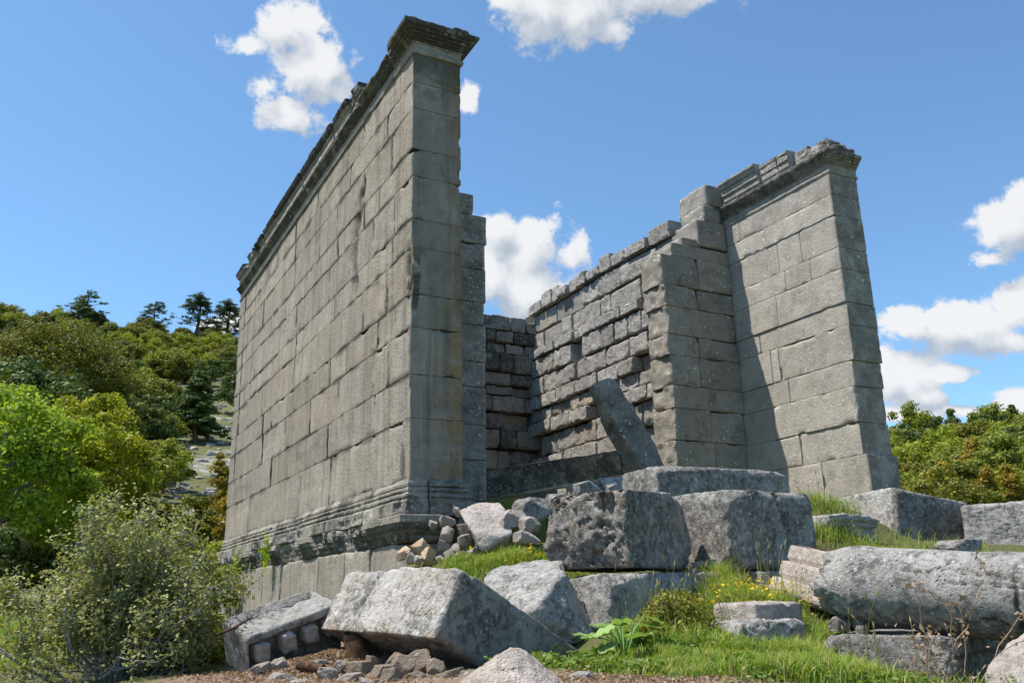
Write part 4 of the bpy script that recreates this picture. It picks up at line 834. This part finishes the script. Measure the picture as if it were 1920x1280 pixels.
# each prototype is modelled at its own true size; h is its height in metres
for s in range(4):
    proto('olive', 10 + s, crown=dict(rx=2.1, rz=1.7, zc=2.0, blobs=38, per=150, size=.17), leaf='lv_olive', trunk=(3.4, .16, 6, 1.4), h=3.9)
    proto('yellow', 20 + s, crown=dict(rx=2.0, rz=1.8, zc=2.1, blobs=38, per=150, size=.16), leaf='lv_yellow', trunk=(3.4, .14, 6, 1.4), h=4.0)
    proto('dark', 30 + s, crown=dict(rx=2.0, rz=2.1, zc=2.4, blobs=38, per=150, size=.165), leaf='lv_dark', trunk=(4, .16, 6, 1.4), h=4.6)
    proto('cypress', 60 + s, crown=dict(rx=1.25, rz=2.6, zc=2.7, blobs=40, per=130, size=.15, shape='cone', lump=.36), leaf='lv_dark', trunk=(5, .13, 4, .8), h=5.3)
    proto('gold', 70 + s, crown=dict(rx=1.1, rz=1.9, zc=2.0, blobs=30, per=130, size=.14, shape='cone', lump=.42), leaf='lv_gold', trunk=(3.6, .11, 4, .7), h=4.0)
for s in range(2):
    proto('fresh', 80 + s, crown=dict(rx=2.0, rz=1.8, zc=2.3, blobs=38, per=140, size=.16, lump=.3), leaf='lv_fresh', trunk=(3.6, .14, 7, 1.5), h=4.2)
def pine(seed, h, rx):
    rg = np.random.default_rng(seed); mb = trunk_mesh(rg, h, .17, 0, 1, .97); Vs = MB()
    lean = rg.normal() * .06
    for k in range(rg.integers(24, 36)):
        z = h * rg.uniform(.22, .99); w = rx * (1.15 - z / h) * rg.uniform(.7, 1.3) + .25; a = rg.uniform(0, 6.28); e = np.array([math.cos(a) * w, math.sin(a) * w, z + .25 * w])
        V, Q = tube(np.array([[0, 0, z - .2], e]), [.05, .02], 4); mb.add(V, Q)
        for q in range(5):
            c = e * np.array([rg.uniform(.35, 1.1), rg.uniform(.35, 1.1), 1]) + rg.normal(size=3) * np.array([.28, .28, .13]); n = 34; d = rg.normal(size=(n, 3)); d[:, 2] = np.abs(d[:, 2]) * .6; d /= np.linalg.norm(d, axis=1, keepdims=True)
            V, Q = leaf_quads(c + d * np.array([.34, .34, .2]) * rg.uniform(.2, 1.15, (n, 1)), d * .6 + np.array([0, 0, .5]), .10, rg, 2.8); Vs.add(V, Q, np.repeat(np.stack([rg.uniform(.75, 1.2, n), rg.uniform(0, 1, n), np.zeros(n)], 1), 4, 0))
    PROTO.setdefault('pine', []).append((Vs.mesh('crown', M['lv_pine'], False), mb.mesh('trunk', M['trunk']), h))
for s in range(6): pine(90 + s, 5.4 + .5 * s, (1.9, 2.6, 1.5, 2.2, 1.8, 2.9)[s])
def cedar(seed):
    rg = np.random.default_rng(seed); h = 5.2; mb = trunk_mesh(rg, h, .16, 0, 1, .97); Vs = MB()
    for k in range(120):
        f = rg.uniform(.03, 1) ** .8; z = .3 + f * (h - .4); w = 2.35 * (1 - f) ** .8 * rg.uniform(.6, 1.12) + .12; a = rg.uniform(0, 6.28)
        for q in np.linspace(.35, 1, 4):
            c = np.array([math.cos(a) * w * q, math.sin(a) * w * q, z - .22 * w * q * q + .1]); n = 34; d = rg.normal(size=(n, 3)); d[:, 2] = np.abs(d[:, 2]) * .6; d /= np.linalg.norm(d, axis=1, keepdims=True)
            V, Q = leaf_quads(c + d * np.array([.34, .34, .14]) * rg.uniform(.3, 1, (n, 1)), d, .13, rg, 2.0); Vs.add(V, Q, np.repeat(np.stack([rg.uniform(.7, 1.2, n), rg.uniform(0, 1, n), np.zeros(n)], 1), 4, 0))
    PROTO.setdefault('cedar', []).append((Vs.mesh('crown', M['lv_dark'], False), mb.mesh('trunk', M['trunk']), h))
cedar(99)
NAMES = {'olive': 'round_tree', 'yellow': 'round_tree', 'dark': 'dark_tree', 'cypress': 'conical_tree', 'gold': 'juniper', 'fresh': 'leafy_tree', 'pine': 'pine_tree', 'cedar': 'cedar_tree'}
PR = random.Random(77)
def tree(kind, x, y, h, label, group=None, wide=1.0, sink=.1, name=None, parts=True):
    cm, tm, ph = PROTO[kind][PR.randrange(len(PROTO[kind]))]; s = h / ph
    t = tag(empty(name or NAMES[kind], (x, y, gz(x, y) - sink), PR.uniform(0, 6.28)), label, 'tree', group); t.scale = (s * wide, s * wide, s)
    for nm, me in (('crown', cm), ('trunk', tm)):
        o = bpy.data.objects.new(nm, me); COL.objects.link(o); o.parent = t
    return t
def dirpos(px, d, row=1000):
    r = ray(px, row); r = r[:2] / np.linalg.norm(r[:2]); return CAM[0] + r[0] * d, CAM[1] + r[1] * d
LAB = {'olive': 'round olive-green tree', 'yellow': 'round yellow-green tree', 'dark': 'dark green bushy tree', 'cypress': 'dark conical evergreen', 'gold': 'golden-tinged juniper', 'fresh': 'fresh light-green leafy tree', 'pine': 'open-branched pine'}
# near left: named one by one
def big(seed, rx, rz, zc, blobs, per, size, leaf, h, x, y, name, label, r=.2, lump=.28, bark='bark'):
    rg = np.random.default_rng(seed); V, Q, T = crown(rg, rx, rz, zc, blobs, per, size, lump=lump); t = tag(empty(name, (x, y, gz(x, y) - .1)), label, 'tree')
    a = MB().add(V, Q, T).build('crown', M[leaf], t, False); b = trunk_mesh(rg, h, r, 9, rx).build('trunk', M[bark], t)
x, y = dirpos(5, 24); big(301, 1.75, 2.3, 3.3, 100, 300, .085, 'lv_bright', 5.4, x, y, 'leafy_tree', 'bright light-green leafy tree at the left edge')
x, y = dirpos(158, 29); big(302, 1.7, 2.3, 3.0, 100, 330, .075, 'lv_lime', 5.0, x, y, 'round_tree', 'tall yellow-green tree just right of the bright leafy tree')
x, y = dirpos(-15, 33); big(303, 2.6, 2.6, 2.8, 80, 260, .11, 'lv_dark', 5.0, x, y, 'dark_tree', 'dark shaded tree behind the bright leafy tree')
x, y = dirpos(70, 58); big(304, 4.4, 3.4, 4.6, 150, 380, .12, 'lv_olive', 8.0, x, y, 'round_tree', 'broad olive-gold tree, largest one halfway up the left hillside', .35)
for px_, d_, h_, l_ in [(28, 25.5, 2.4, 'added dark shrub standing in for the shade under the bright leafy tree'), (-25, 21, 1.9, 'added dark shrub standing in for shade at the left edge below the bright leafy tree'), (95, 26, 1.9, 'added dark shrub standing in for shade between the bright tree and the twiggy bush')]:  # added shrubs, dark foliage put where there is only tree shade
    x, y = dirpos(px_, d_); tree('dark', x, y, h_, l_)
x, y = dirpos(352, 66); t = tree('cedar', x, y, 5.3, 'lone dark spreading conifer on the open slope beside the tall wall')
for px, d, h, lab in [(250, 186, 8.8, 'pine standing apart on the left skyline, first left of the bare gap'), (337, 186, 10.5, 'widest open-branched pine on the left skyline'), (397, 186, 9.6, 'flat-topped pine on the skyline, second from the tall wall'), (436, 180, 9.6, 'pine on the skyline closest to the tall wall'), (112, 182, 8.6, 'pine poking above the skyline over the olive-gold tree')]:
    x, y = dirpos(px, d); tree('pine', x, y, h, lab, wide=1.15)
rgp = random.Random(12)
def clearing(px, d): return (285 < px < 470 and 44 < d < 112) or (300 < px < 400 and 28 < d < 47)
cnt = 0
for d0, d1, n, hs in [(40, 58, 16, (1.7, 2.8)), (58, 80, 28, (2.2, 3.7)), (80, 110, 44, (2.4, 4.1)), (110, 145, 60, (2.6, 4.5)), (145, 190, 84, (2.8, 4.8))]:
    k = 0; tries = 0
    while k < n and tries < 900:
        tries += 1; d = rgp.uniform(d0, d1); px = rgp.uniform(-90, 470)
        if clearing(px, d): continue
        kind = rgp.choices(['olive', 'yellow', 'dark', 'cypress'], [.44, .28, .22, .06 if d < 140 else .03])[0]
        x, y = dirpos(px, d); tree(kind, x, y, rgp.uniform(*hs), LAB[kind] + (' low on the left hillside' if d < 80 else ' high on the left hillside'), LAB[kind] + ('s low on the left hillside' if d < 80 else 's high on the left hillside'), rgp.uniform(.95, 1.3)); k += 1
for px, d, h, kind, lab in [(395, 22, 1.9, 'yellow', 'yellow-green shrub against the far end of the tall wall'), (432, 26, 3.0, 'gold', 'golden shrub half hidden by the far end of the tall wall'), (360, 31, 2.0, 'olive', 'low olive shrub below the scree beside the tall wall'), (250, 40, 2.6, 'olive', 'olive shrub right of the tall yellow-green tree'), (300, 43, 2.4, 'yellow', 'yellow-tinged shrub at the foot of the grassy slope'), (215, 36, 2.6, 'yellow', 'yellow-green shrub at the right shoulder of the tall yellow-green tree'), (345, 26, 1.5, 'olive', 'small olive shrub behind the twiggy bush'), (415, 19, 1.4, 'yellow', 'low yellow-green shrub at the foot of the tall wall'), (285, 30, 2.1, 'olive', 'olive shrub just above the twiggy bush'), (405, 36, 2.4, 'gold', 'golden shrub on the slope beside the tall wall'), (425, 92, 4.6, 'dark', 'dark tree on the open slope touching the tall wall'), (372, 102, 2.6, 'cypress', 'small dark cone-shaped conifer at the top of the clearing')]:
    x, y = dirpos(px, d); tree(kind, x, y, h, lab)
# right hillside
for d0, d1, n, hs, kinds, wts in [(34, 52, 26, (1.5, 2.6), ['gold', 'olive', 'fresh', 'yellow'], [.42, .36, .08, .14]), (52, 75, 36, (2.4, 4.0), ['fresh', 'gold', 'yellow', 'olive'], [.14, .22, .28, .36]), (75, 100, 36, (3, 4.8), ['olive', 'dark', 'yellow', 'fresh'], [.46, .26, .24, .04]), (100, 124, 40, (3, 5), ['dark', 'olive', 'cypress', 'yellow'], [.36, .32, .2, .12])]:
    for k in range(n):
        d = rgp.uniform(d0, d1); px = rgp.uniform(1640, 2030); kind = rgp.choices(kinds, wts)[0]
        x, y = dirpos(px, d); far_ = d > 75
        tree(kind, x, y, rgp.uniform(*hs), LAB[kind] + (' on the upper hillside at the right' if far_ else ' low on the hillside at the right'), LAB[kind] + ('s on the upper right hillside' if far_ else 's on the lower right hillside'), rgp.uniform(.95, 1.25))
x, y = dirpos(1738, 116); tree('yellow', x, y, 6.5, 'tallest tree rising above the skyline on the right', wide=.8)
x, y = dirpos(1915, 52); tree('fresh', x, y, 3.6, 'bright yellow-green leafy tree at the right edge above the hammered block')
# scree on the slope
mb = MB(); rg = np.random.default_rng(4)
for k in range(260):
    if k < 190: d = rg.uniform(50, 112); px = rg.uniform(300, 442)
    else: d = rg.uniform(28, 46); px = rg.uniform(300, 400)
    x, y = dirpos(px, d); s = rg.uniform(.15, .7) * (d / 80) ** .5 ; V, Q = pebble((s * 1.4, s, s * .7), 900 + k % 30, 4, 9); mb.add(place(V, (x, y, gz(x, y)), rot=(0, 0, k)), Q, (rg.uniform(.8, 1.1), .1, 0))
tag(mb.build('scree', M['fallen']), 'loose grey limestone scree on the open slope beside the tall wall', 'scree', kind='stuff')

# twiggy bush in the left foreground
def branchy(rg, base, dirv, length, r, depth, out, ends, bend=.25, split=(2, 4), up=.12):
    n = 5; P = [base]; d = dirv / np.linalg.norm(dirv)
    for k in range(n):
        d = d + rg.normal(size=3) * bend * .5 + np.array([0, 0, up]); d /= np.linalg.norm(d); P.append(P[-1] + d * length / n)
    P = np.array(P); out.append((P, np.linspace(r, r * .5, n + 1)))
    if depth == 0: ends.append((P, d)); return
    for q in range(rg.integers(*split) + 1):
        i = rg.integers(2, n + 1); dd = d + rg.normal(size=3) * .75; branchy(rg, P[i], dd, length * rg.uniform(.45, .75), r * .5, depth - 1, out, ends, bend, split, up)
rg = np.random.default_rng(31); bp_ = at(198, 1285, 6.4); bz = gz(bp_[0], bp_[1]); bb = np.array([bp_[0], bp_[1], bz])
bush = tag(empty('twiggy_bush', tuple(bb)), 'rounded twiggy bush with small grey-green leaves in the left foreground', 'bush')
out, ends = [], []
for k in range(40):
    a = rg.uniform(0, 6.28); tilt = rg.uniform(.05, 1.42); branchy(rg, np.array([rg.normal() * .1, rg.normal() * .1, -.05]), np.array([math.cos(a) * math.sin(tilt), math.sin(a) * math.sin(tilt), math.cos(tilt)]), rg.uniform(.48, .80), .014, 3, out, ends, .3, (2, 4), .10)
mb = MB(); LC = []; LN = []
for P, r in out:
    V, Q = tube(P, np.maximum(r, .0022), 4); mb.add(V, Q)
mb.build('branches', M['twig'], bush)
for P, d in ends:
    for q in range(30):
        i = rg.uniform(.0, 1.1); p = P[0] + (P[-1] - P[0]) * i + rg.normal(size=3) * .04; LC.append(p); LN.append(d + np.array([0, 0, .7]))
LC = np.array(LC); LN = np.array(LN); dist = np.linalg.norm(LC, axis=1); keep = rg.random(len(LC)) < (.12 + .88 * sstep(.25, .72, dist)); LC, LN = LC[keep], LN[keep]
V, Q = leaf_quads(LC, LN, .023, rg, 1.6, .8); n = len(LC)
MB().add(V, Q, np.repeat(np.stack([rg.uniform(.7, 1.35, n), rg.uniform(0, 1, n), (rg.random(n) < .22) * rg.uniform(.3, 1, n)], 1), 4, 0)).build('leaves', M['lv_bush'], bush, False)
print('bush leaves', n, 'twigs', len(out))

# small bushes
def shrub(name, c, rx, rz, n, size, leaf, label, seed, stems=14):
    rg = np.random.default_rng(seed); z0 = gz(c[0], c[1]); t = tag(empty(name, (c[0], c[1], z0)), label, 'bush')
    d = rg.normal(size=(n, 3)); d[:, 2] = np.abs(d[:, 2]); d /= np.linalg.norm(d, axis=1, keepdims=True); P = d * np.array([rx, rx, rz]) * rg.uniform(.35, 1, (n, 1)) ** .6; P *= (1 + .25 * fbm(P * 7, 2, seed))[:, None]
    V, Q = leaf_quads(P, d, size, rg, 2, .8); MB().add(V, Q, np.repeat(np.stack([rg.uniform(.6, 1.3, n), rg.uniform(0, 1, n), (rg.random(n) < .5) * rg.uniform(.2, 1, n)], 1), 4, 0)).build('leaves', M[leaf], t, False)
    mb = MB()
    for k in range(stems):
        a = rg.uniform(0, 6.28); e = np.array([math.cos(a) * rx * .8, math.sin(a) * rx * .8, rz * rg.uniform(.3, .9)]); V, Q = tube(np.array([[0, 0, -.02], e * .5 + np.array([0, 0, .03]), e]), [.006, .004, .002], 4); mb.add(V, Q)
    mb.build('stems', M['twig'], t)
shrub('low_shrub', at(1270, 1190, 5.6), .27, .33, 5200, .016, 'lv_olive', 'low brownish-green shrub in the grass in front of the long step block', 41)
shrub('low_shrub', at(395, 1190, 7.2), .4, .35, 2600, .03, 'lv_yellow', 'low yellow-green shrub between the twiggy bush and the carved block', 42)
# broad-leaved plant
rg = np.random.default_rng(8); c = at(1172, 1252, 5.05); pl = tag(empty('broad_leaved_plant', (c[0], c[1], gz(c[0], c[1]))), 'wild plant with large pale-green leaves beside the tilted slab', 'plant')
ms = MB(); ml = MB()
for k in range(15):
    a = rg.uniform(0, 6.28); l = rg.uniform(.05, .17); hgt = rg.uniform(.09, .26); e = np.array([math.cos(a) * l, math.sin(a) * l, hgt]); V, Q = tube(np.array([[0, 0, -.02], e * .5 + np.array([0, 0, .05]), e]), [.006, .005, .003], 5); ms.add(V, Q, (1.2, .5, 0))
    L = rg.uniform(.12, .19); wd = L * .5; dr = np.array([math.cos(a), math.sin(a), rg.uniform(-.6, .35)]); dr /= np.linalg.norm(dr); sd = np.cross(dr, [0, 0, 1.]); sd /= np.linalg.norm(sd); up = np.cross(sd, dr)
    n = 9; tt = np.linspace(0, 1, n); prof = np.sin(np.pi * np.clip(tt * .93 + .07, 0, 1)) ** .7 * (1 + .12 * np.sin(tt * 22))
    rows = [e + dr * L * q + up * (-.16 * L * q * q) for q in tt]
    V = np.concatenate([np.stack([r_ - sd * wd * p_ + up * .05 * L * math.sin(i_ * 2.3), r_ - sd * wd * p_ * .5 - up * .03 * L, r_ - up * .055 * L, r_ + sd * wd * p_ * .5 - up * .03 * L, r_ + sd * wd * p_ + up * .05 * L * math.sin(i_ * 1.9 + 1)]) for i_, (r_, p_) in enumerate(zip(rows, prof))])
    Q = np.array([[i * 5 + j, i * 5 + j + 1, (i + 1) * 5 + j + 1, (i + 1) * 5 + j] for i in range(n - 1) for j in range(4)]); ml.add(V, Q, (rg.uniform(.8, 1.2), rg.uniform(0, 1), rg.uniform(0, .4)))
ms.build('stems', M['bigleaf'], pl); ml.build('leaves', M['bigleaf'], pl)

# grass
def blades(pts, h, w, rg, lean=.5):
    n = len(pts); a = rg.uniform(0, 6.28, n); h = h * rg.uniform(.5, 1.3, n); ln = lean * h * rg.uniform(.2, 1.4, n); dx = np.stack([np.cos(a), np.sin(a), 0 * a], 1); sx = np.stack([-np.sin(a), np.cos(a), 0 * a], 1) * (w * rg.uniform(.6, 1.3, n) / 2)[:, None]; Zv = np.array([0, 0, 1.])
    p0 = pts; p1 = pts + dx * (ln * .3)[:, None] + Zv * (h * .55)[:, None]; p2 = pts + dx * ln[:, None] + Zv * (h * (1 - .25 * lean))[:, None]
    V = np.stack([p0 - sx, p0 + sx, p1 - sx * .8, p1 + sx * .8, p2 - sx * .12, p2 + sx * .12], 1).reshape(-1, 3); b = np.arange(n)[:, None] * 6
    Q = np.concatenate([b + np.array([[0, 1, 3, 2]]), b + np.array([[2, 3, 5, 4]])])
    T = np.repeat(np.stack([rg.uniform(.7, 1.3, n), rg.uniform(0, 1, n), (rg.random(n) < .36) * rg.uniform(.3, 1, n)], 1), 6, 0); return V, Q, T
gm = MB(); rg = np.random.default_rng(55)
def patch(px, py, d, r, n, h, w=.006, lean=.6, ry=None):
    c = at(px, py, d); q = rg.normal(size=(n, 2)) * .45; q = q[np.hypot(*q.T) < 1.15]; x = c[0] + q[:, 0] * r; y = c[1] + q[:, 1] * (ry or r)
    k = .4 + fbm(np.stack([x, y, 0 * x], 1) * 3, 3, 61) > rg.uniform(-.3, .6, len(x)); x, y = x[k], y[k]
    V, Q, T = blades(np.stack([x, y, hz(x, y) - .01], 1), h * (.55 + 1.1 * vnoise(np.stack([x, y, 0 * x], 1) * 4.5, 62)), w, rg, lean); gm.add(V, Q, T)
for a in [(1300, 1240, 4.9, .55, 9000, .075), (1420, 1245, 4.75, .6, 10000, .08), (1540, 1265, 4.5, .5, 7000, .08), (1200, 1262, 4.7, .35, 3500, .06), (1360, 1200, 5.5, .5, 6000, .11), (1270, 1185, 5.7, .45, 5000, .16), (1500, 1215, 5.2, .4, 4000, .09), (1400, 1120, 6.5, .5, 6000, .12), (1330, 1090, 6.9, .35, 3000, .14), (1470, 1150, 6.0, .4, 3000, .1),
          (960, 1045, 8.2, .7, 7000, .12), (1010, 1060, 7.8, .5, 3000, .1), (900, 1050, 8.4, .45, 3000, .1), (1525, 955, 10.0, .5, 1300, .17), (1500, 1005, 8.7, .5, 1500, .14), (1590, 990, 8.4, .4, 700, .14), (950, 955, 10.6, .9, 2600, .17), (1560, 1235, 5.2, .25, 1500, .10), (1320, 1070, 7.3, .3, 1800, .12), (680, 1215, 7.2, .5, 1500, .12), (430, 1215, 7.5, .6, 2000, .15),
          (0, 1190, 10, 1.6, 7000, .16), (20, 1260, 8, 1.0, 5000, .15), (300, 1215, 12, 2.2, 6000, .2), (100, 1170, 14, 2.5, 7000, .2), (-60, 1240, 8, 1.2, 3000, .15), (1850, 1275, 4.4, .4, 900, .08), (730, 1060, 8.9, .25, 500, .1), (1700, 1060, 8.0, .8, 3000, .15)]:
    patch(*a)
def weeds(px, py, d, r, n, size, hgt):
    c = at(px, py, d); q = rg.normal(size=(n, 2)) * .5; x = c[0] + q[:, 0] * r; y = c[1] + q[:, 1] * r
    k = vnoise(np.stack([x, y, 0 * x], 1) * 5, 64) > .5; x, y = x[k], y[k]; n = len(x)
    C = np.stack([x, y, hz(x, y) + rg.uniform(.005, hgt, n)], 1); V, Q = leaf_quads(C, np.tile([[0, 0, 1.]], (n, 1)), size, rg, 1.3, .5)
    gm.add(V, Q, np.repeat(np.stack([rg.uniform(.55, 1.0, n), rg.uniform(0, .6, n), (rg.random(n) < .12) * .7], 1), 4, 0))
for a in [(1300, 1245, 4.8, .6, 5000, .022, .06), (1450, 1250, 4.7, .7, 5000, .022, .07), (1200, 1240, 5.0, .4, 3500, .026, .09), (1350, 1200, 5.4, .5, 3000, .022, .1), (1150, 1255, 4.8, .25, 1500, .024, .06), (960, 1045, 8.2, .7, 3000, .03, .08), (1420, 1125, 6.3, .4, 2500, .022, .1), (1610, 1270, 4.5, .5, 3000, .022, .06), (10, 1240, 8, 1.0, 3000, .03, .12), (1085, 1240, 5.3, .4, 3500, .024, .08), (1110, 1225, 5.6, .35, 2500, .024, .1), (1000, 1060, 7.9, .5, 1500, .026, .06)]: weeds(*a)
tag(gm.build('grass', M['grass'], smooth=False), 'fresh green grass growing between the fallen stones', 'grass', kind='stuff')
# tall seeding stalks
sm = MB()
for k in range(120):
    px, py, d = [(1240, 1090, 6.6), (1300, 1110, 6.3), (1210, 1140, 6.2), (1370, 1120, 6.2), (1420, 1070, 6.9), (1520, 960, 9.6), (1500, 1010, 8.5), (1560, 1000, 8.3), (1480, 1090, 6.4), (1640, 1240, 4.9), (1230, 1170, 5.9), (1340, 1160, 5.9)][k % 12]
    c = at(px + rg.normal() * 40, py, d + rg.normal() * .15); z = gz(c[0], c[1]); hgt = rg.uniform(.22, .5); a = rg.uniform(0, 6.28); l = hgt * rg.uniform(.05, .35); e = np.array([math.cos(a) * l, math.sin(a) * l, hgt])
    b = np.array([c[0], c[1], z]); P = np.array([b, b + e * np.array([.25, .25, .5]), b + e * np.array([.6, .6, .82]), b + e]); V, Q = tube(P, [.0028, .0024, .002, .0015], 4); sm.add(V, Q, (1, .6, .5))
    V, Q = tube(np.array([P[3], P[3] + (P[3] - P[2]) * .25, P[3] + (P[3] - P[2]) * .55]), [.002, .006, .001], 5); sm.add(V, Q, (1, .6, 1))
tag(sm.build('grass_stalks', M['grass']), 'tall thin grass stalks with seed heads in front of the dark blocks', 'grass', kind='stuff')
# yellow flowers
fm = MB()
for k in range(230):
    px, py, d, s = [(1420, 1112, 6.5, .26), (1440, 1105, 6.6, .22), (1400, 1120, 6.4, .2), (985, 1030, 8.3, .3), (1010, 1045, 8.0, .25)][0 if k < 85 else 1 if k < 140 else 2 if k < 180 else 3 + k % 2]
    c = at(px, py, d); x, y = c[0] + rg.normal() * s, c[1] + rg.normal() * s; z = gz(x, y) + rg.uniform(.08, .17); rr = rg.uniform(.009, .016)
    th = np.arange(6) / 6 * 6.283; nx, ny = rg.normal() * .35, rg.normal() * .35; V = np.concatenate([[[x, y, z]], np.stack([x + rr * np.cos(th), y + rr * np.sin(th), z + .004 + rr * (nx * np.cos(th) + ny * np.sin(th))], 1)]); Q = np.array([[0, 1 + i, 1 + (i + 1) % 6, 0] for i in range(6)])
    fm.add(V, Q[:, :3], (1, rg.random(), 0))
tag(fm.build('yellow_flowers', M['flower'], smooth=False), 'scattered small yellow wildflowers in the grass', 'flowers', kind='stuff')
# dry twiggy weed at the lower right
rg = np.random.default_rng(66); c = at(1740, 1290, 4.35); wd = tag(empty('dry_weed', (c[0], c[1], gz(c[0], c[1]))), 'thin reddish-brown dry weed stems rising in front of the column shaft', 'weed')
mb = MB(); ml = MB(); b0 = np.array(wd.location)
for pts in [[(1740, 1290), (1738, 1200), (1720, 1110), (1690, 1085)], [(1800, 1290), (1815, 1220), (1795, 1120), (1780, 1160)], [(1760, 1290), (1800, 1190), (1850, 1080), (1828, 1030)], [(1830, 1290), (1880, 1200), (1918, 1150), (1935, 1120)], [(1820, 1290), (1850, 1240), (1915, 1280), (1940, 1300)], [(1720, 1290), (1735, 1240), (1745, 1210), (1740, 1190)], [(1795, 1285), (1780, 1140), (1740, 1105), (1695, 1095)]]:
    P = np.array([at(px, py, 4.35 + .05 * i) for i, (px, py) in enumerate(pts)]) - b0; tt = np.linspace(0, 3, 14); P = np.stack([np.interp(tt, range(4), P[:, q]) for q in range(3)], 1) + rg.normal(size=(14, 3)) * .006
    V, Q = tube(P, np.linspace(.0042, .0016, 14), 5); mb.add(V, Q, (1, rg.random(), 0))
    n = 12; C = P[rg.integers(4, 14, n)] + rg.normal(size=(n, 3)) * .015; V, Q = leaf_quads(C, rg.normal(size=(n, 3)), .022, rg, 1.8); ml.add(V, Q, np.repeat(np.stack([rg.uniform(.7, 1.2, n), rg.random(n), rg.random(n)], 1), 4, 0))
n = 160; C = np.stack([rg.normal(size=n) * .10 + .04, rg.normal(size=n) * .1, rg.uniform(.02, .3, n)], 1); V, Q = leaf_quads(C, rg.normal(size=(n, 3)), .018, rg, 1.8); ml.add(V, Q, np.repeat(np.stack([rg.uniform(.7, 1.4, n), rg.random(n), rg.random(n)], 1), 4, 0))
mb.build('stems', M['dry'], wd); ml.build('leaves', M['dry'], wd, False)
# litter chips of wood on the bare earth
lm = MB(); rg = np.random.default_rng(70)
for px, py, d, r, n in [(570, 1228, 6.05, .42, 3000), (640, 1210, 6.2, .3, 1400), (560, 1225, 6.0, .55, 2600), (520, 1275, 5.3, .6, 2200), (640, 1235, 6.0, .4, 1500), (1150, 1282, 4.1, .4, 900), (1300, 1275, 4.2, .4, 700), (700, 1280, 5.0, .5, 1000)]:
    c = at(px, py, d); q = rg.normal(size=(n, 2)) * .5 * r; x, y = c[0] + q[:, 0], c[1] + q[:, 1]; C = np.stack([x, y, hz(x, y) + rg.uniform(.002, .012, n)], 1); V, Q = leaf_quads(C, np.tile([[0, 0, 1.]], (n, 1)), .014, rg, 1.9, .45); lm.add(V, Q, np.repeat(np.stack([rg.uniform(.5, 1.3, n), rg.random(n), rg.random(n)], 1), 4, 0))
tag(lm.build('leaf_litter', M['dry'], smooth=False), 'brown litter of wood chips and dry leaves around the carved block', 'litter', kind='stuff')
# creeping plants on the podium cornice
for k, (y0, z0, n, lab) in enumerate([(6.1, -.5, 260, 'small green creeper hanging from the middle of the moulded base'), (8.6, -.62, 140, 'small green tuft growing on the moulded base near its far end')]):
    t = tag(empty('creeper', (-.2, y0, z0)), lab, 'plant'); d = rg.normal(size=(n, 3)); P = d * np.array([.03, .10, .16]); V, Q = leaf_quads(P, d, .04, rg, 1.5); MB().add(V, Q, np.repeat(np.stack([rg.uniform(.8, 1.3, n), rg.random(n), rg.random(n) * .3], 1), 4, 0)).build('leaves', M['lv_bright'], t, False)
    V, Q = tube(np.array([[.1, 0, .12], [0, .02, 0], [0, -.03, -.16]]), .005, 4); MB().add(V, Q).build('stem', M['twig'], t)
